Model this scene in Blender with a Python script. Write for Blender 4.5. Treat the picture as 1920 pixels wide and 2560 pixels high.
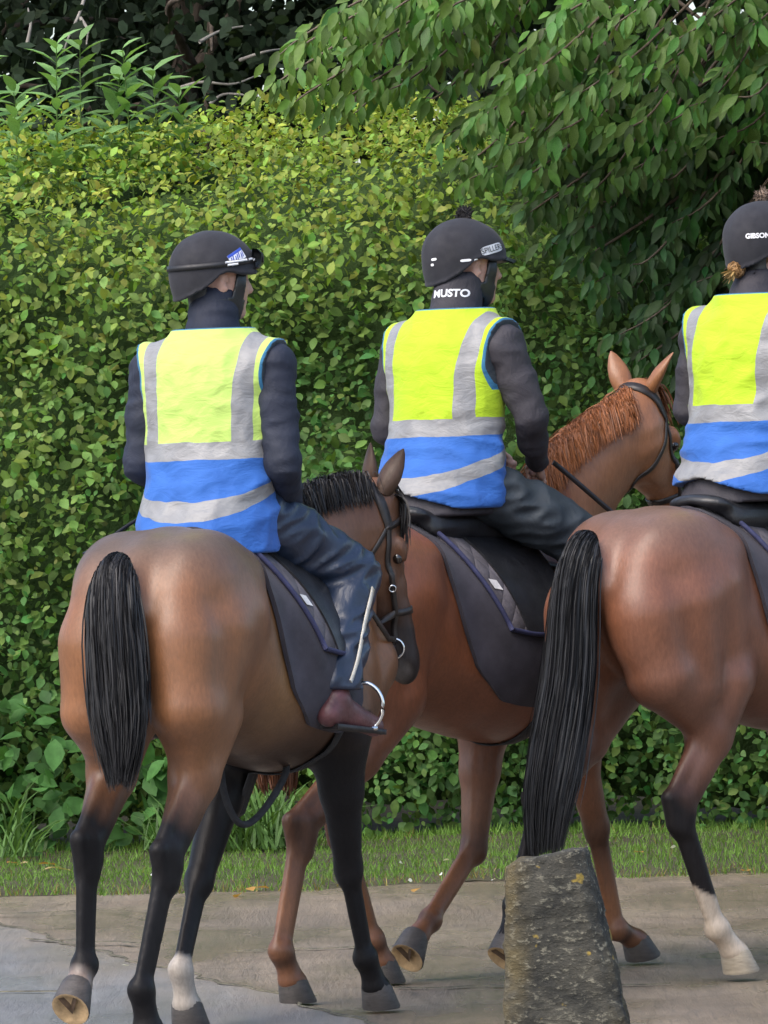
import bpy, math, random
import numpy as np
from mathutils import Vector, Matrix
from mathutils.bvhtree import BVHTree

for o in list(bpy.data.objects):
    bpy.data.objects.remove(o, do_unlink=True)
SC = bpy.context.scene
COL = SC.collection
R = math.radians
rng = np.random.default_rng(7)
random.seed(7)

# ------------------------------------------------------------------ camera
cam_data = bpy.data.cameras.new('camera')
cam = bpy.data.objects.new('camera', cam_data)
COL.objects.link(cam)
cam_data.sensor_fit = 'VERTICAL'
cam_data.sensor_height = 24.0
cam_data.lens = 24.0 * 18084.0 / 2560.0
cam_data.clip_start = 0.5
cam_data.clip_end = 500.0
cam.matrix_world = (Matrix.Translation((0, 0, 1.75)) @ Matrix.Rotation(R(90 - 0.3327), 4, 'X')
                    @ Matrix.Rotation(R(-2.0), 4, 'Z'))
SC.camera = cam

# ------------------------------------------------------------------ sky, sun, exposure
SUN_DIR = Vector((-0.42, -0.50, 0.80)).normalized()          # towards the sun
world = bpy.data.worlds.new('World')
SC.world = world
world.use_nodes = True
wn = world.node_tree
wn.nodes.clear()
w_out = wn.nodes.new('ShaderNodeOutputWorld')
w_bg = wn.nodes.new('ShaderNodeBackground')
w_sky = wn.nodes.new('ShaderNodeTexSky')
w_sky.sky_type = 'NISHITA'
w_sky.sun_disc = False
w_sky.sun_elevation = math.asin(SUN_DIR.z)
w_sky.sun_rotation = math.atan2(SUN_DIR.x, SUN_DIR.y)
w_sky.air_density = 1.0
w_sky.dust_density = 3.0
w_sky.ozone_density = 1.0
w_bg.inputs['Strength'].default_value = 0.15
wn.links.new(w_sky.outputs[0], w_bg.inputs['Color'])
wn.links.new(w_bg.outputs[0], w_out.inputs['Surface'])

sun_data = bpy.data.lights.new('sun', 'SUN')
sun_data.energy = 0.8
sun_data.angle = R(45)
sun_data.color = (1.0, 0.96, 0.9)
sun = bpy.data.objects.new('sun', sun_data)
COL.objects.link(sun)
sun.rotation_euler = (-SUN_DIR).to_track_quat('-Z', 'Y').to_euler()

SC.view_settings.view_transform = 'Standard'
SC.view_settings.look = 'None'
SC.view_settings.exposure = 1.28
SC.view_settings.gamma = 1.0
SC.view_settings.use_curve_mapping = False
SC.render.engine = 'CYCLES'
SC.cycles.max_bounces = 6
SC.cycles.diffuse_bounces = 3
SC.cycles.transmission_bounces = 4
SC.cycles.use_denoising = True

# ------------------------------------------------------------------ material kit
class NT:
    def __init__(self, name):
        self.m = bpy.data.materials.new(name)
        self.m.use_nodes = True
        self.t = self.m.node_tree
        self.t.nodes.clear()
        self.out = self.t.nodes.new('ShaderNodeOutputMaterial')
        self.p = self.t.nodes.new('ShaderNodeBsdfPrincipled')
        self.t.links.new(self.p.outputs[0], self.out.inputs['Surface'])
        self._co = None
    def n(self, typ, **kw):
        nd = self.t.nodes.new(typ)
        for k, v in kw.items():
            setattr(nd, k, v)
        return nd
    def l(self, a, b):
        self.t.links.new(a, b)
    def val(self, x):
        if isinstance(x, (int, float)):
            v = self.n('ShaderNodeValue'); v.outputs[0].default_value = float(x); return v.outputs[0]
        return x
    def math(self, op, a, b=None, c=None, clamp=False):
        nd = self.n('ShaderNodeMath', operation=op, use_clamp=clamp)
        for i, x in enumerate((a, b, c)):
            if x is None: continue
            if isinstance(x, (int, float)): nd.inputs[i].default_value = float(x)
            else: self.l(x, nd.inputs[i])
        return nd.outputs[0]
    def co(self, kind='Object'):
        if self._co is None: self._co = self.n('ShaderNodeTexCoord')
        return self._co.outputs[kind]
    def noise(self, scale, detail=3, rough=0.55, vec=None, stretch=None, dist=0.0):
        v = vec if vec is not None else self.co()
        if stretch is not None:
            mp = self.n('ShaderNodeMapping'); mp.inputs['Scale'].default_value = stretch
            self.l(v, mp.inputs['Vector']); v = mp.outputs[0]
        nd = self.n('ShaderNodeTexNoise')
        nd.inputs['Scale'].default_value = scale
        nd.inputs['Detail'].default_value = detail
        nd.inputs['Roughness'].default_value = rough
        nd.inputs['Distortion'].default_value = dist
        self.l(v, nd.inputs['Vector'])
        return nd.outputs['Fac']
    def voro(self, scale, feature='F1', vec=None):
        nd = self.n('ShaderNodeTexVoronoi', feature=feature)
        nd.inputs['Scale'].default_value = scale
        self.l(vec if vec is not None else self.co(), nd.inputs['Vector'])
        return nd
    def ramp(self, fac, stops):
        nd = self.n('ShaderNodeValToRGB')
        el = nd.color_ramp.elements
        while len(el) < len(stops): el.new(0.5)
        for e, (p, c) in zip(el, stops):
            e.position = p
            e.color = (c, c, c, 1) if isinstance(c, (int, float)) else (*c, 1)
        self.l(fac, nd.inputs[0])
        return nd.outputs[0]
    def mix(self, fac, a, b, blend='MIX'):
        nd = self.n('ShaderNodeMix', data_type='RGBA', blend_type=blend)
        for i, x in ((0, fac), (6, a), (7, b)):
            if isinstance(x, (int, float)): nd.inputs[i].default_value = float(x)
            elif isinstance(x, tuple): nd.inputs[i].default_value = (*x[:3], 1)
            else: self.l(x, nd.inputs[i])
        return nd.outputs[2]
    def attr(self, name):
        nd = self.n('ShaderNodeAttribute', attribute_name=name)
        return nd
    def set(self, key, x):
        if isinstance(x, (int, float)): self.p.inputs[key].default_value = float(x)
        elif isinstance(x, tuple): self.p.inputs[key].default_value = (*x[:3], 1)
        else: self.l(x, self.p.inputs[key])
    def bump(self, height, strength=0.3, dist=0.01, normal=None):
        nd = self.n('ShaderNodeBump')
        nd.inputs['Strength'].default_value = strength
        nd.inputs['Distance'].default_value = dist
        self.l(height, nd.inputs['Height'])
        if normal is not None: self.l(normal, nd.inputs['Normal'])
        self.l(nd.outputs[0], self.p.inputs['Normal'])
        return nd.outputs[0]

def simple_mat(name, col, rough=0.6, var=0.25, nscale=18, bscale=60, bump=0.25, bdist=0.004, spec=0.5,
               metal=0.0, sheen=0.0, attr=False, stretch=None):
    k = NT(name)
    f = k.noise(nscale, 4, 0.6, stretch=stretch)
    lo = 1 - var; hi = 1 + var
    g = k.ramp(f, [(0.3, lo), (0.7, hi)])
    base = k.attr('Col').outputs['Color'] if attr else col
    c = k.mix(1.0, base, g, 'MULTIPLY')
    k.set('Base Color', c)
    k.set('Roughness', k.ramp(k.noise(nscale * 2.3, 3), [(0.3, max(0.02, rough - 0.08)), (0.7, min(1, rough + 0.08))]))
    k.set('Metallic', metal)
    k.set('Specular IOR Level', spec)
    if sheen: k.set('Sheen Weight', sheen)
    if bump: k.bump(k.noise(bscale, 4, 0.6, stretch=stretch), bump, bdist)
    return k.m

# ------------------------------------------------------------------ mesh kit
def mesh_np(name, verts, faces, mat=None, smooth=True, col=None, attrs=None):
    """faces: list of int arrays (n,3) or (n,4)"""
    me = bpy.data.meshes.new(name)
    verts = np.asarray(verts, np.float32)
    faces = [np.asarray(f, np.int32) for f in faces if len(f)]
    me.vertices.add(len(verts))
    me.vertices.foreach_set('co', verts.ravel())
    nl = sum(f.size for f in faces); nf = sum(len(f) for f in faces)
    me.loops.add(nl)
    me.loops.foreach_set('vertex_index', np.concatenate([f.ravel() for f in faces]))
    me.polygons.add(nf)
    tot = np.concatenate([np.full(len(f), f.shape[1], np.int32) for f in faces])
    st = np.concatenate([[0], np.cumsum(tot)[:-1]]).astype(np.int32)
    me.polygons.foreach_set('loop_start', st)
    me.polygons.foreach_set('loop_total', tot)
    me.polygons.foreach_set('use_smooth', np.full(nf, smooth, bool))
    me.update(calc_edges=True)
    if col is not None:
        a = me.color_attributes.new('Col', 'FLOAT_COLOR', 'POINT')
        c = np.ones((len(verts), 4), np.float32); c[:, :3] = np.asarray(col)[:, :3]
        a.data.foreach_set('color', c.ravel())
    for k, v in (attrs or {}).items():
        a = me.attributes.new(k, 'FLOAT', 'POINT')
        a.data.foreach_set('value', np.asarray(v, np.float32))
    if mat is not None:
        me.materials.append(mat)
    return me

def obj(name, me, parent=None, loc=None, rot=None):
    o = bpy.data.objects.new(name, me)
    COL.objects.link(o)
    if parent is not None: o.parent = parent
    if loc is not None: o.location = loc
    if rot is not None: o.rotation_euler = rot
    return o

def thing(name, label, cat, loc=(0, 0, 0), rotz=0.0, group=None):
    o = bpy.data.objects.new(name, None)
    o.empty_display_size = 0.2
    COL.objects.link(o)
    o.location = loc; o.rotation_euler = (0, 0, rotz)
    return tag(o, label, cat, group)

def tag(o, label=None, cat=None, group=None, kind=None):
    if label: o['label'] = label
    if cat: o['category'] = cat
    if group: o['group'] = group
    if kind: o['kind'] = kind
    return o

class MB:
    """collects simple shapes into one mesh"""
    def __init__(self): self.v = []; self.q = []; self.t = []; self.n = 0
    def add(self, v, q=None, t=None):
        v = np.asarray(v, float).reshape(-1, 3)
        self.v.append(v)
        if q is not None and len(q): self.q.append(np.asarray(q) + self.n)
        if t is not None and len(t): self.t.append(np.asarray(t) + self.n)
        self.n += len(v)
        return self
    def grid(self, P, closed_u=False, closed_v=False):
        nu, nv = P.shape[:2]
        idx = np.arange(nu * nv).reshape(nu, nv)
        if closed_u: idx = np.vstack([idx, idx[:1]])
        if closed_v: idx = np.hstack([idx, idx[:, :1]])
        q = np.stack([idx[:-1, :-1], idx[1:, :-1], idx[1:, 1:], idx[:-1, 1:]], -1).reshape(-1, 4)
        return self.add(P.reshape(-1, 3), q)
    def tube(self, pts, rad, sides=8, flat=None, up=(0, 0, 1), caps=True):
        """swept tube; flat = (width, thickness) gives a strap"""
        pts = np.asarray(pts, float); n = len(pts)
        rad = np.broadcast_to(np.asarray(rad, float), (n,))
        T = np.gradient(pts, axis=0); T /= np.linalg.norm(T, axis=1, keepdims=True) + 1e-9
        up = np.broadcast_to(np.asarray(up, float), (n, 3))
        B = np.cross(T, up); bl = np.linalg.norm(B, axis=1, keepdims=True)
        B = np.where(bl < 1e-4, np.array([1.0, 0, 0]), B / (bl + 1e-9))
        N = np.cross(B, T)
        a = np.linspace(0, 2 * np.pi, sides, endpoint=False)
        if flat is None:
            ca, sa = np.cos(a), np.sin(a)
            P = pts[:, None] + rad[:, None, None] * (ca[None, :, None] * B[:, None] + sa[None, :, None] * N[:, None])
        else:
            w, th = flat
            cx = np.array([-1, 1, 1, -1]) * 0.5; cy = np.array([-1, -1, 1, 1]) * 0.5
            P = pts[:, None] + cx[None, :, None] * (w * rad[:, None, None]) * B[:, None] + cy[None, :, None] * th * N[:, None]
        self.grid(P, closed_v=True)
        if caps:
            k = P.shape[1]; base = self.n - n * k
            for ring, rev in ((0, True), (n - 1, False)):
                c = len(self.v); idx = base + ring * k + np.arange(k)
                cen = P[ring].mean(0)
                self.v.append(cen[None]); ci = self.n; self.n += 1
                nx = np.roll(idx, -1)
                t = np.stack([idx, nx, np.full(k, ci)], -1)
                self.t.append(t[:, ::-1] if rev else t)
        return self
    def box(self, c, s, rot=None):
        c = np.asarray(c, float); s = np.asarray(s, float) / 2
        v = np.array([[x, y, z] for x in (-1, 1) for y in (-1, 1) for z in (-1, 1)]) * s
        if rot is not None: v = v @ np.asarray(rot).T
        q = [[0, 1, 3, 2], [4, 6, 7, 5], [0, 4, 5, 1], [2, 3, 7, 6], [0, 2, 6, 4], [1, 5, 7, 3]]
        return self.add(v + c, q)
    def ball(self, c, r, nu=10, nv=8, rot=None):
        c = np.asarray(c, float); r = np.broadcast_to(np.asarray(r, float), (3,))
        u = np.linspace(0, 2 * np.pi, nu, endpoint=False); w = np.linspace(0.02, np.pi - 0.02, nv)
        P = np.stack([np.sin(w)[:, None] * np.cos(u), np.sin(w)[:, None] * np.sin(u), np.cos(w)[:, None] * np.ones(nu)], -1) * r
        if rot is not None: P = P @ np.asarray(rot).T
        return self.grid(P + c, closed_v=True)
    def ring(self, c, r, tr, axis=(0, 1, 0), n=24, m=8, scale=(1, 1)):
        c = np.asarray(c, float); ax = np.asarray(axis, float); ax /= np.linalg.norm(ax)
        e1 = np.cross(ax, (0.13, 0.2, 0.97)); e1 /= np.linalg.norm(e1); e2 = np.cross(ax, e1)
        a = np.linspace(0, 2 * np.pi, n, endpoint=False); b = np.linspace(0, 2 * np.pi, m, endpoint=False)
        d = np.cos(a)[:, None] * e1 * scale[0] + np.sin(a)[:, None] * e2 * scale[1]
        P = c + d[:, None] * (r + tr * np.cos(b)[None, :, None]) + tr * np.sin(b)[None, :, None] * ax
        return self.grid(P, closed_u=True, closed_v=True)
    def arrays(self):
        f = []
        if self.q: f.append(np.concatenate(self.q))
        if self.t: f.append(np.concatenate(self.t))
        return np.concatenate(self.v), f
    def build(self, name, mat, parent=None, smooth=True, col=None):
        v, f = self.arrays()
        return obj(name, mesh_np(name, v, f, mat, smooth, col), parent)

def spline(pts, n):
    """Catmull-Rom through points"""
    P = np.asarray(pts, float)
    P = np.vstack([2 * P[0] - P[1], P, 2 * P[-1] - P[-2]])
    m = len(P) - 3
    t = np.linspace(0, m - 1e-6, n); i = t.astype(int); f = (t - i)[:, None]
    p0, p1, p2, p3 = P[i], P[i + 1], P[i + 2], P[i + 3]
    return 0.5 * (2 * p1 + (p2 - p0) * f + (2 * p0 - 5 * p1 + 4 * p2 - p3) * f * f + (3 * p1 - p0 - 3 * p2 + p3) * f ** 3)

def rotz(a):
    c, s = math.cos(a), math.sin(a); return np.array([[c, -s, 0], [s, c, 0], [0, 0, 1.0]])
def roty(a):
    c, s = math.cos(a), math.sin(a); return np.array([[c, 0, s], [0, 1, 0], [-s, 0, c]])
def rotx(a):
    c, s = math.cos(a), math.sin(a); return np.array([[1, 0, 0], [0, c, -s], [0, s, c]])
def nrm(v):
    v = np.asarray(v, float); return v / (np.linalg.norm(v) + 1e-12)

# ------------------------------------------------------------------ implicit surfaces (smooth unions meshed by surface nets)
class Field:
    def __init__(self, lo, hi, h):
        self.h = h; self.lo = np.asarray(lo, float)
        self.dim = np.ceil((np.asarray(hi, float) - self.lo) / h).astype(int) + 1
        self.ax = [(self.lo[i] + h * np.arange(self.dim[i])).astype(np.float32) for i in range(3)]
        self.D = np.full(tuple(self.dim), 0.5, np.float32)
    def sl(self, lo, hi):
        i0 = np.clip(np.floor((np.asarray(lo) - self.lo) / self.h).astype(int), 0, self.dim - 1)
        i1 = np.clip(np.ceil((np.asarray(hi) - self.lo) / self.h).astype(int) + 1, 1, self.dim)
        s = tuple(slice(a, max(a + 1, b)) for a, b in zip(i0, i1))
        X = self.ax[0][s[0]][:, None, None]; Y = self.ax[1][s[1]][None, :, None]; Z = self.ax[2][s[2]][None, None, :]
        return s, X, Y, Z
    def comb(self, s, d, k, op):
        E = self.D[s]
        if op == 'u':
            if k > 0:
                hh = np.clip(0.5 + 0.5 * (E - d) / k, 0, 1); self.D[s] = E + (d - E) * hh - k * hh * (1 - hh)
            else: self.D[s] = np.minimum(E, d)
        elif op == 's':
            if k > 0:
                hh = np.clip(0.5 - 0.5 * (E + d) / k, 0, 1); self.D[s] = E + (-d - E) * hh + k * hh * (1 - hh)
            else: self.D[s] = np.maximum(E, -d)
    def cone(self, a, b, ra, rb, k=0.03, op='u'):
        a = np.asarray(a, float); b = np.asarray(b, float); m = max(ra, rb) + k + 2 * self.h
        s, X, Y, Z = self.sl(np.minimum(a, b) - m, np.maximum(a, b) + m)
        ba = b - a; L2 = float(ba @ ba) + 1e-12
        t = np.clip(((X - a[0]) * ba[0] + (Y - a[1]) * ba[1] + (Z - a[2]) * ba[2]) / L2, 0, 1)
        d = np.sqrt((X - a[0] - ba[0] * t) ** 2 + (Y - a[1] - ba[1] * t) ** 2 + (Z - a[2] - ba[2] * t) ** 2) - (ra + (rb - ra) * t)
        self.comb(s, d, k, op); return self
    def chain(self, pts, rads, k=0.03):
        for i in range(len(pts) - 1):
            self.cone(pts[i], pts[i + 1], rads[i], rads[i + 1], k)
        return self
    def ell(self, c, r, rot=None, k=0.03, op='u'):
        c = np.asarray(c, float); r = np.asarray(r, float); m = r.max() + k + 2 * self.h
        if rot is None:
            s, X, Y, Z = self.sl(c - r - k - 2 * self.h, c + r + k + 2 * self.h)
            x, y, z = X - c[0], Y - c[1], Z - c[2]
        else:
            s, X, Y, Z = self.sl(c - m, c + m)
            A = np.asarray(rot).T; X = X - c[0]; Y = Y - c[1]; Z = Z - c[2]
            x, y, z = (A[i, 0] * X + A[i, 1] * Y + A[i, 2] * Z for i in range(3))
        k0 = np.sqrt((x / r[0]) ** 2 + (y / r[1]) ** 2 + (z / r[2]) ** 2)
        k1 = np.sqrt((x / r[0] ** 2) ** 2 + (y / r[1] ** 2) ** 2 + (z / r[2] ** 2) ** 2) + 1e-6
        d = k0 * (k0 - 1) / k1
        self.comb(s, d.astype(np.float32), k, op); return self
    def func(self, lo, hi, fn, k=0.03, op='u'):
        s, X, Y, Z = self.sl(lo, hi); self.comb(s, fn(X, Y, Z).astype(np.float32), k, op); return self
    def all(self, fn):
        X, Y, Z = self.ax[0][:, None, None], self.ax[1][None, :, None], self.ax[2][None, None, :]
        self.D = fn(self.D, X, Y, Z).astype(np.float32); return self
    def mesh(self):
        D = self.D; h = self.h
        D[0] = D[-1] = 0.5; D[:, 0] = D[:, -1] = 0.5; D[:, :, 0] = D[:, :, -1] = 0.5
        ins = D < 0
        cnt = np.zeros(tuple(self.dim - 1), np.int8)
        off = [(i, j, k) for i in (0, 1) for j in (0, 1) for k in (0, 1)]
        nx, ny, nz = self.dim - 1
        for i, j, k in off: cnt += ins[i:i + nx, j:j + ny, k:k + nz]
        act = np.argwhere((cnt > 0) & (cnt < 8))
        ids = np.full(tuple(self.dim - 1), -1, np.int32); ids[act[:, 0], act[:, 1], act[:, 2]] = np.arange(len(act))
        val = {o: D[act[:, 0] + o[0], act[:, 1] + o[1], act[:, 2] + o[2]] for o in off}
        acc = np.zeros((len(act), 3)); num = np.zeros(len(act))
        for a in off:
            for axis in range(3):
                if a[axis] == 1: continue
                b = list(a); b[axis] = 1; b = tuple(b)
                va, vb = val[a], val[b]; m = (va < 0) != (vb < 0)
                t = np.where(m, va / (va - vb + 1e-12), 0)
                p = np.zeros((len(act), 3)) + np.array(a); p[:, axis] += t
                acc += p * m[:, None]; num += m
        V = (act + acc / num[:, None]) * h + self.lo
        Q = []
        for axis in range(3):
            sa = [slice(None)] * 3; sb = [slice(None)] * 3; sa[axis] = slice(0, -1); sb[axis] = slice(1, None)
            A = ins[tuple(sa)]; B = ins[tuple(sb)]
            e = np.argwhere(A != B)
            u, w = [i for i in range(3) if i != axis]
            e = e[(e[:, u] > 0) & (e[:, w] > 0) & (e[:, u] < self.dim[u] - 1) & (e[:, w] < self.dim[w] - 1)]
            fl = A[e[:, 0], e[:, 1], e[:, 2]]
            def cell(du, dw):
                c = e.copy(); c[:, u] += du; c[:, w] += dw; return ids[c[:, 0], c[:, 1], c[:, 2]]
            q = np.stack([cell(-1, -1), cell(0, -1), cell(0, 0), cell(-1, 0)], -1)
            if axis == 1: fl = ~fl
            q[~fl] = q[~fl][:, ::-1]
            Q.append(q)
        return V, np.concatenate(Q)

def smooth_mesh(V, Q, it=2, lam=0.5):
    V = V.copy(); n = len(V)
    E = np.concatenate([Q[:, [0, 1]], Q[:, [1, 2]], Q[:, [2, 3]], Q[:, [3, 0]]])
    for _ in range(it):
        S = np.zeros_like(V); c = np.bincount(np.r_[E[:, 0], E[:, 1]], minlength=n)
        for d in range(3):
            S[:, d] = np.bincount(E[:, 0], V[E[:, 1], d], n) + np.bincount(E[:, 1], V[E[:, 0], d], n)
        V += lam * (S / c[:, None] - V)
    return V

def wob(X, Y, Z, freq, seed, n=7):
    """smooth pseudo noise, about -1..1"""
    r = np.random.default_rng(seed); out = 0
    for _ in range(n):
        d = r.normal(size=3); d /= np.linalg.norm(d); f = freq * r.uniform(0.6, 1.6); ph = r.uniform(0, 6.28)
        out = out + np.sin(f * (d[0] * X + d[1] * Y + d[2] * Z) + ph)
    return out / (n ** 0.5) * 0.75
# ================================================================== THE SETTING
# ---------------- materials
def road_mat():
    k = NT('wet_road')
    big = k.noise(0.9, 5, 0.6)
    mid = k.noise(7, 5, 0.65, stretch=(1, 0.10, 1))
    fine = k.noise(140, 3, 0.7)
    c = k.mix(k.ramp(big, [(0.35, 0.0), (0.65, 1.0)]), (0.225, 0.175, 0.125), (0.325, 0.262, 0.195))
    c = k.mix(k.ramp(mid, [(0.45, 0.0), (0.75, 0.65)]), c, (0.15, 0.125, 0.10))
    c = k.mix(k.ramp(fine, [(0.3, 0.45), (0.7, 0.0)]), c, (0.10, 0.085, 0.072))
    c = k.mix(k.ramp(k.noise(34, 4, 0.7, stretch=(1, 0.08, 1), dist=0.5), [(0.52, 0.0), (0.68, 0.55)]), c, (0.13, 0.11, 0.09))
    vor = k.voro(0.9, 'DISTANCE_TO_EDGE', vec=None)
    crack = k.ramp(k.math('ADD', vor.outputs['Distance'], k.math('MULTIPLY', k.noise(9, 3), 0.05)), [(0.02, 1.0), (0.04, 0.0)])
    c = k.mix(k.math('MULTIPLY', crack, 0.45), c, (0.07, 0.06, 0.04))
    c = k.mix(k.math('MULTIPLY', k.ramp(k.noise(1.1, 5, 0.6, stretch=(1, 0.22, 1)), [(0.50, 0.0), (0.66, 1.0)]), 0.5), c, (0.125, 0.105, 0.085))
    k.set('Base Color', c)
    wet = k.noise(1.7, 4, 0.6, stretch=(1, 0.4, 1))
    k.set('Roughness', k.ramp(wet, [(0.34, 0.66), (0.58, 0.20)]))
    k.set('Specular IOR Level', 0.45)
    rip = k.noise(30, 4, 0.7, stretch=(1, 0.10, 1), dist=0.8)
    hgt = k.math('ADD', k.math('MULTIPLY', fine, 0.5), k.math('ADD', k.math('MULTIPLY', mid, 0.8), rip))
    k.bump(hgt, 0.6, 0.022)
    return k.m

def apron_mat():
    k = NT('wet_concrete')
    big = k.noise(1.3, 5, 0.6)
    fine = k.noise(160, 3, 0.7)
    mid = k.noise(16, 5, 0.65, stretch=(1, 0.12, 1))
    c = k.mix(k.ramp(big, [(0.35, 0.0), (0.65, 1.0)]), (0.20, 0.20, 0.205), (0.28, 0.28, 0.285))
    c = k.mix(k.ramp(mid, [(0.48, 0.0), (0.72, 0.6)]), c, (0.15, 0.145, 0.14))
    c = k.mix(k.ramp(fine, [(0.3, 0.4), (0.65, 0.0)]), c, (0.10, 0.10, 0.10))
    xyz = k.n('ShaderNodeSeparateXYZ'); k.l(k.co(), xyz.inputs[0])
    e = k.math('ADD', xyz.outputs['X'], k.math('ADD', .33, k.math('MULTIPLY', k.math('SUBTRACT', xyz.outputs['Y'], 23.7), .255)))
    e = k.math('ADD', e, k.math('MULTIPLY', k.math('SUBTRACT', k.noise(3.0, 5, 0.65, stretch=(1, .25, 1)), .5), 1.3))
    c = k.mix(k.ramp(k.math('ADD', k.math('MULTIPLY', e, .8), 1.0), [(0.55, 0.0), (1.0, 0.75)]), c, (0.27, 0.226, 0.178))
    k.set('Base Color', c)
    k.set('Roughness', k.ramp(k.noise(2.2, 4, stretch=(1, .3, 1)), [(0.35, 0.62), (0.62, 0.26)]))
    k.bump(k.math('ADD', k.math('MULTIPLY', fine, 0.6), mid), 0.8, 0.02)
    return k.m

def earth_mat():
    k = NT('earth')
    f = k.noise(7, 5, 0.65)
    c = k.mix(k.ramp(f, [(0.3, 0.0), (0.7, 1.0)]), (0.035, 0.03, 0.018), (0.075, 0.07, 0.035))
    k.set('Base Color', c); k.set('Roughness', 0.95)
    k.bump(k.noise(40, 4), 0.6, 0.03)
    return k.m

def leaf_mat(name, rough=0.45, transl=0.32, spec=0.5):
    k = NT(name)
    a = k.attr('Col').outputs['Color']
    v = k.ramp(k.noise(26, 3), [(0.3, 0.78), (0.7, 1.2)])
    c = k.mix(1.0, a, v, 'MULTIPLY')
    k.set('Base Color', c); k.set('Roughness', rough); k.set('Specular IOR Level', spec)
    tr = k.n('ShaderNodeBsdfTranslucent')
    k.l(k.mix(1.0, c, (1.25, 1.25, 0.55), 'MULTIPLY'), tr.inputs['Color'])
    mx = k.n('ShaderNodeMixShader'); mx.inputs[0].default_value = transl
    k.l(k.p.outputs[0], mx.inputs[1]); k.l(tr.outputs[0], mx.inputs[2])
    k.l(mx.outputs[0], k.out.inputs['Surface'])
    return k.m

M_ROAD = road_mat(); M_APRON = apron_mat(); M_EARTH = earth_mat()
M_HEDGE = leaf_mat('hedge_leaf', 0.55, 0.38, 0.22)
M_TREE = leaf_mat('hanging_leaf', 0.48, 0.38, 0.28)
M_DARK = leaf_mat('dark_leaf', 0.7, 0.25, 0.12)
M_GRASS = leaf_mat('grass_blade', 0.55, 0.3, 0.3)
M_WEED = leaf_mat('weed_leaf', 0.6, 0.3, 0.3)
M_BARK = simple_mat('bark', (0.13, 0.10, 0.075), 0.9, 0.35, 14, 30, 0.8, 0.02, stretch=(1, 1, 0.25))
M_TWIG = simple_mat('pale_twig', (0.30, 0.28, 0.25), 0.85, 0.3, 14, 60, 0.5, 0.005)
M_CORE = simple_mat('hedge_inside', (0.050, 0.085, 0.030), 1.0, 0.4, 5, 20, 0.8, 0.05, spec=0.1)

# ---------------- ground, road, apron, verge
def sheet(name, x0, x1, y0, y1, z, mat, nx=40, ny=40, fn=None):
    X, Y = np.meshgrid(np.linspace(x0, x1, nx), np.linspace(y0, y1, ny), indexing='ij')
    P = np.stack([X, Y, np.full_like(X, z)], -1)
    if fn is not None: P = fn(P)
    m = MB().grid(P)
    v, f = m.arrays()
    f = [q[:, ::1] for q in f]
    return obj(name, mesh_np(name, v, f, mat))
g = sheet('ground', -120, 120, -20, 240, -0.03, M_EARTH, 30, 30)
tag(g, 'dark earth under the hedge and trees', None, kind='structure')

def verge_edge(x):
    return 30.35 + 0.10 * np.sin(x * 1.7 + 0.5) + 0.06 * np.sin(x * 4.3) + 0.05 * np.sin(x * 9.1 + 2) + 0.035 * np.sin(x * 23.0 + 1) + 0.03 * np.sin(x * 41.0) - 0.35 * np.clip(-x - 0.6, 0, 2) * -1.0
def road_fn(P):
    P[..., 2] += 0.012 * wob(P[..., 0], P[..., 1], 0 * P[..., 0], 1.6, 3) * 0.6
    return P
road = sheet('road', -14, 14, 2, 31.6, 0.0, M_ROAD, 90, 120, road_fn)
tag(road, 'wet tan road surface with dark patches and cracks', None, kind='structure')
def apron_fn(P):
    # left-hand concrete apron: its right edge runs away from the camera to the left
    u = (P[..., 0] + 14) / 14.0
    y = P[..., 1]
    edge = -0.33 - (y - 23.7) * 0.255 + 0.02 * np.sin(y * 5) + 0.012 * np.sin(y * 17)
    P[..., 0] = -14 + u * (edge + 14)
    P[..., 2] = 0.010 + 0.012 * wob(P[..., 0], P[..., 1], 0 * P[..., 0], 1.6, 3) * 0.6
    return P
ap = sheet('concrete_apron', -14, 0, 2, 29.1, 0.008, M_APRON, 80, 120, apron_fn)
tag(ap, 'wet grey concrete apron at the left of the road', None, kind='structure')
# thin line of grit and moss along the joint, and dark cracks: flat ragged strips
M_MOSS = simple_mat('grit_and_moss', (0.12, 0.11, 0.075), 0.95, 0.6, 30, 120, 0.9, 0.01)
def ragged(name, x, y, z, w, seed, mat, label):
    n_ = len(x); r_ = np.random.default_rng(seed)
    def jag(): return np.clip(w * (0.55 + 0.9 * r_.uniform(0, 1, n_)) * (0.6 + 0.5 * np.sin(np.linspace(0, 40, n_) + r_.uniform(0, 6))), 0.002, None)
    T_ = np.gradient(np.stack([x, y], -1), axis=0); T_ /= np.linalg.norm(T_, axis=1, keepdims=True); N_ = np.stack([-T_[:, 1], T_[:, 0]], -1)
    a_, b_ = jag(), jag()
    zz = z + 0.012 * wob(x, y, 0 * x, 1.6, 3) * 0.6
    rows = np.array([np.c_[x - N_[:, 0] * a_, y - N_[:, 1] * a_, zz], np.c_[x, y, zz + 0.004], np.c_[x + N_[:, 0] * b_, y + N_[:, 1] * b_, zz]])
    tag(MB().grid(rows[::-1]).build(name, mat), label, None, kind='structure')
ys = np.linspace(17, 29.1, 420)
xe = -0.33 - (ys - 23.7) * 0.255 + 0.02 * np.sin(ys * 5) + 0.012 * np.sin(ys * 17)
ragged('grit_line', xe, ys, 0.013, 0.011, 1, M_MOSS, 'thin line of grit and moss along the concrete joint')
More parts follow.
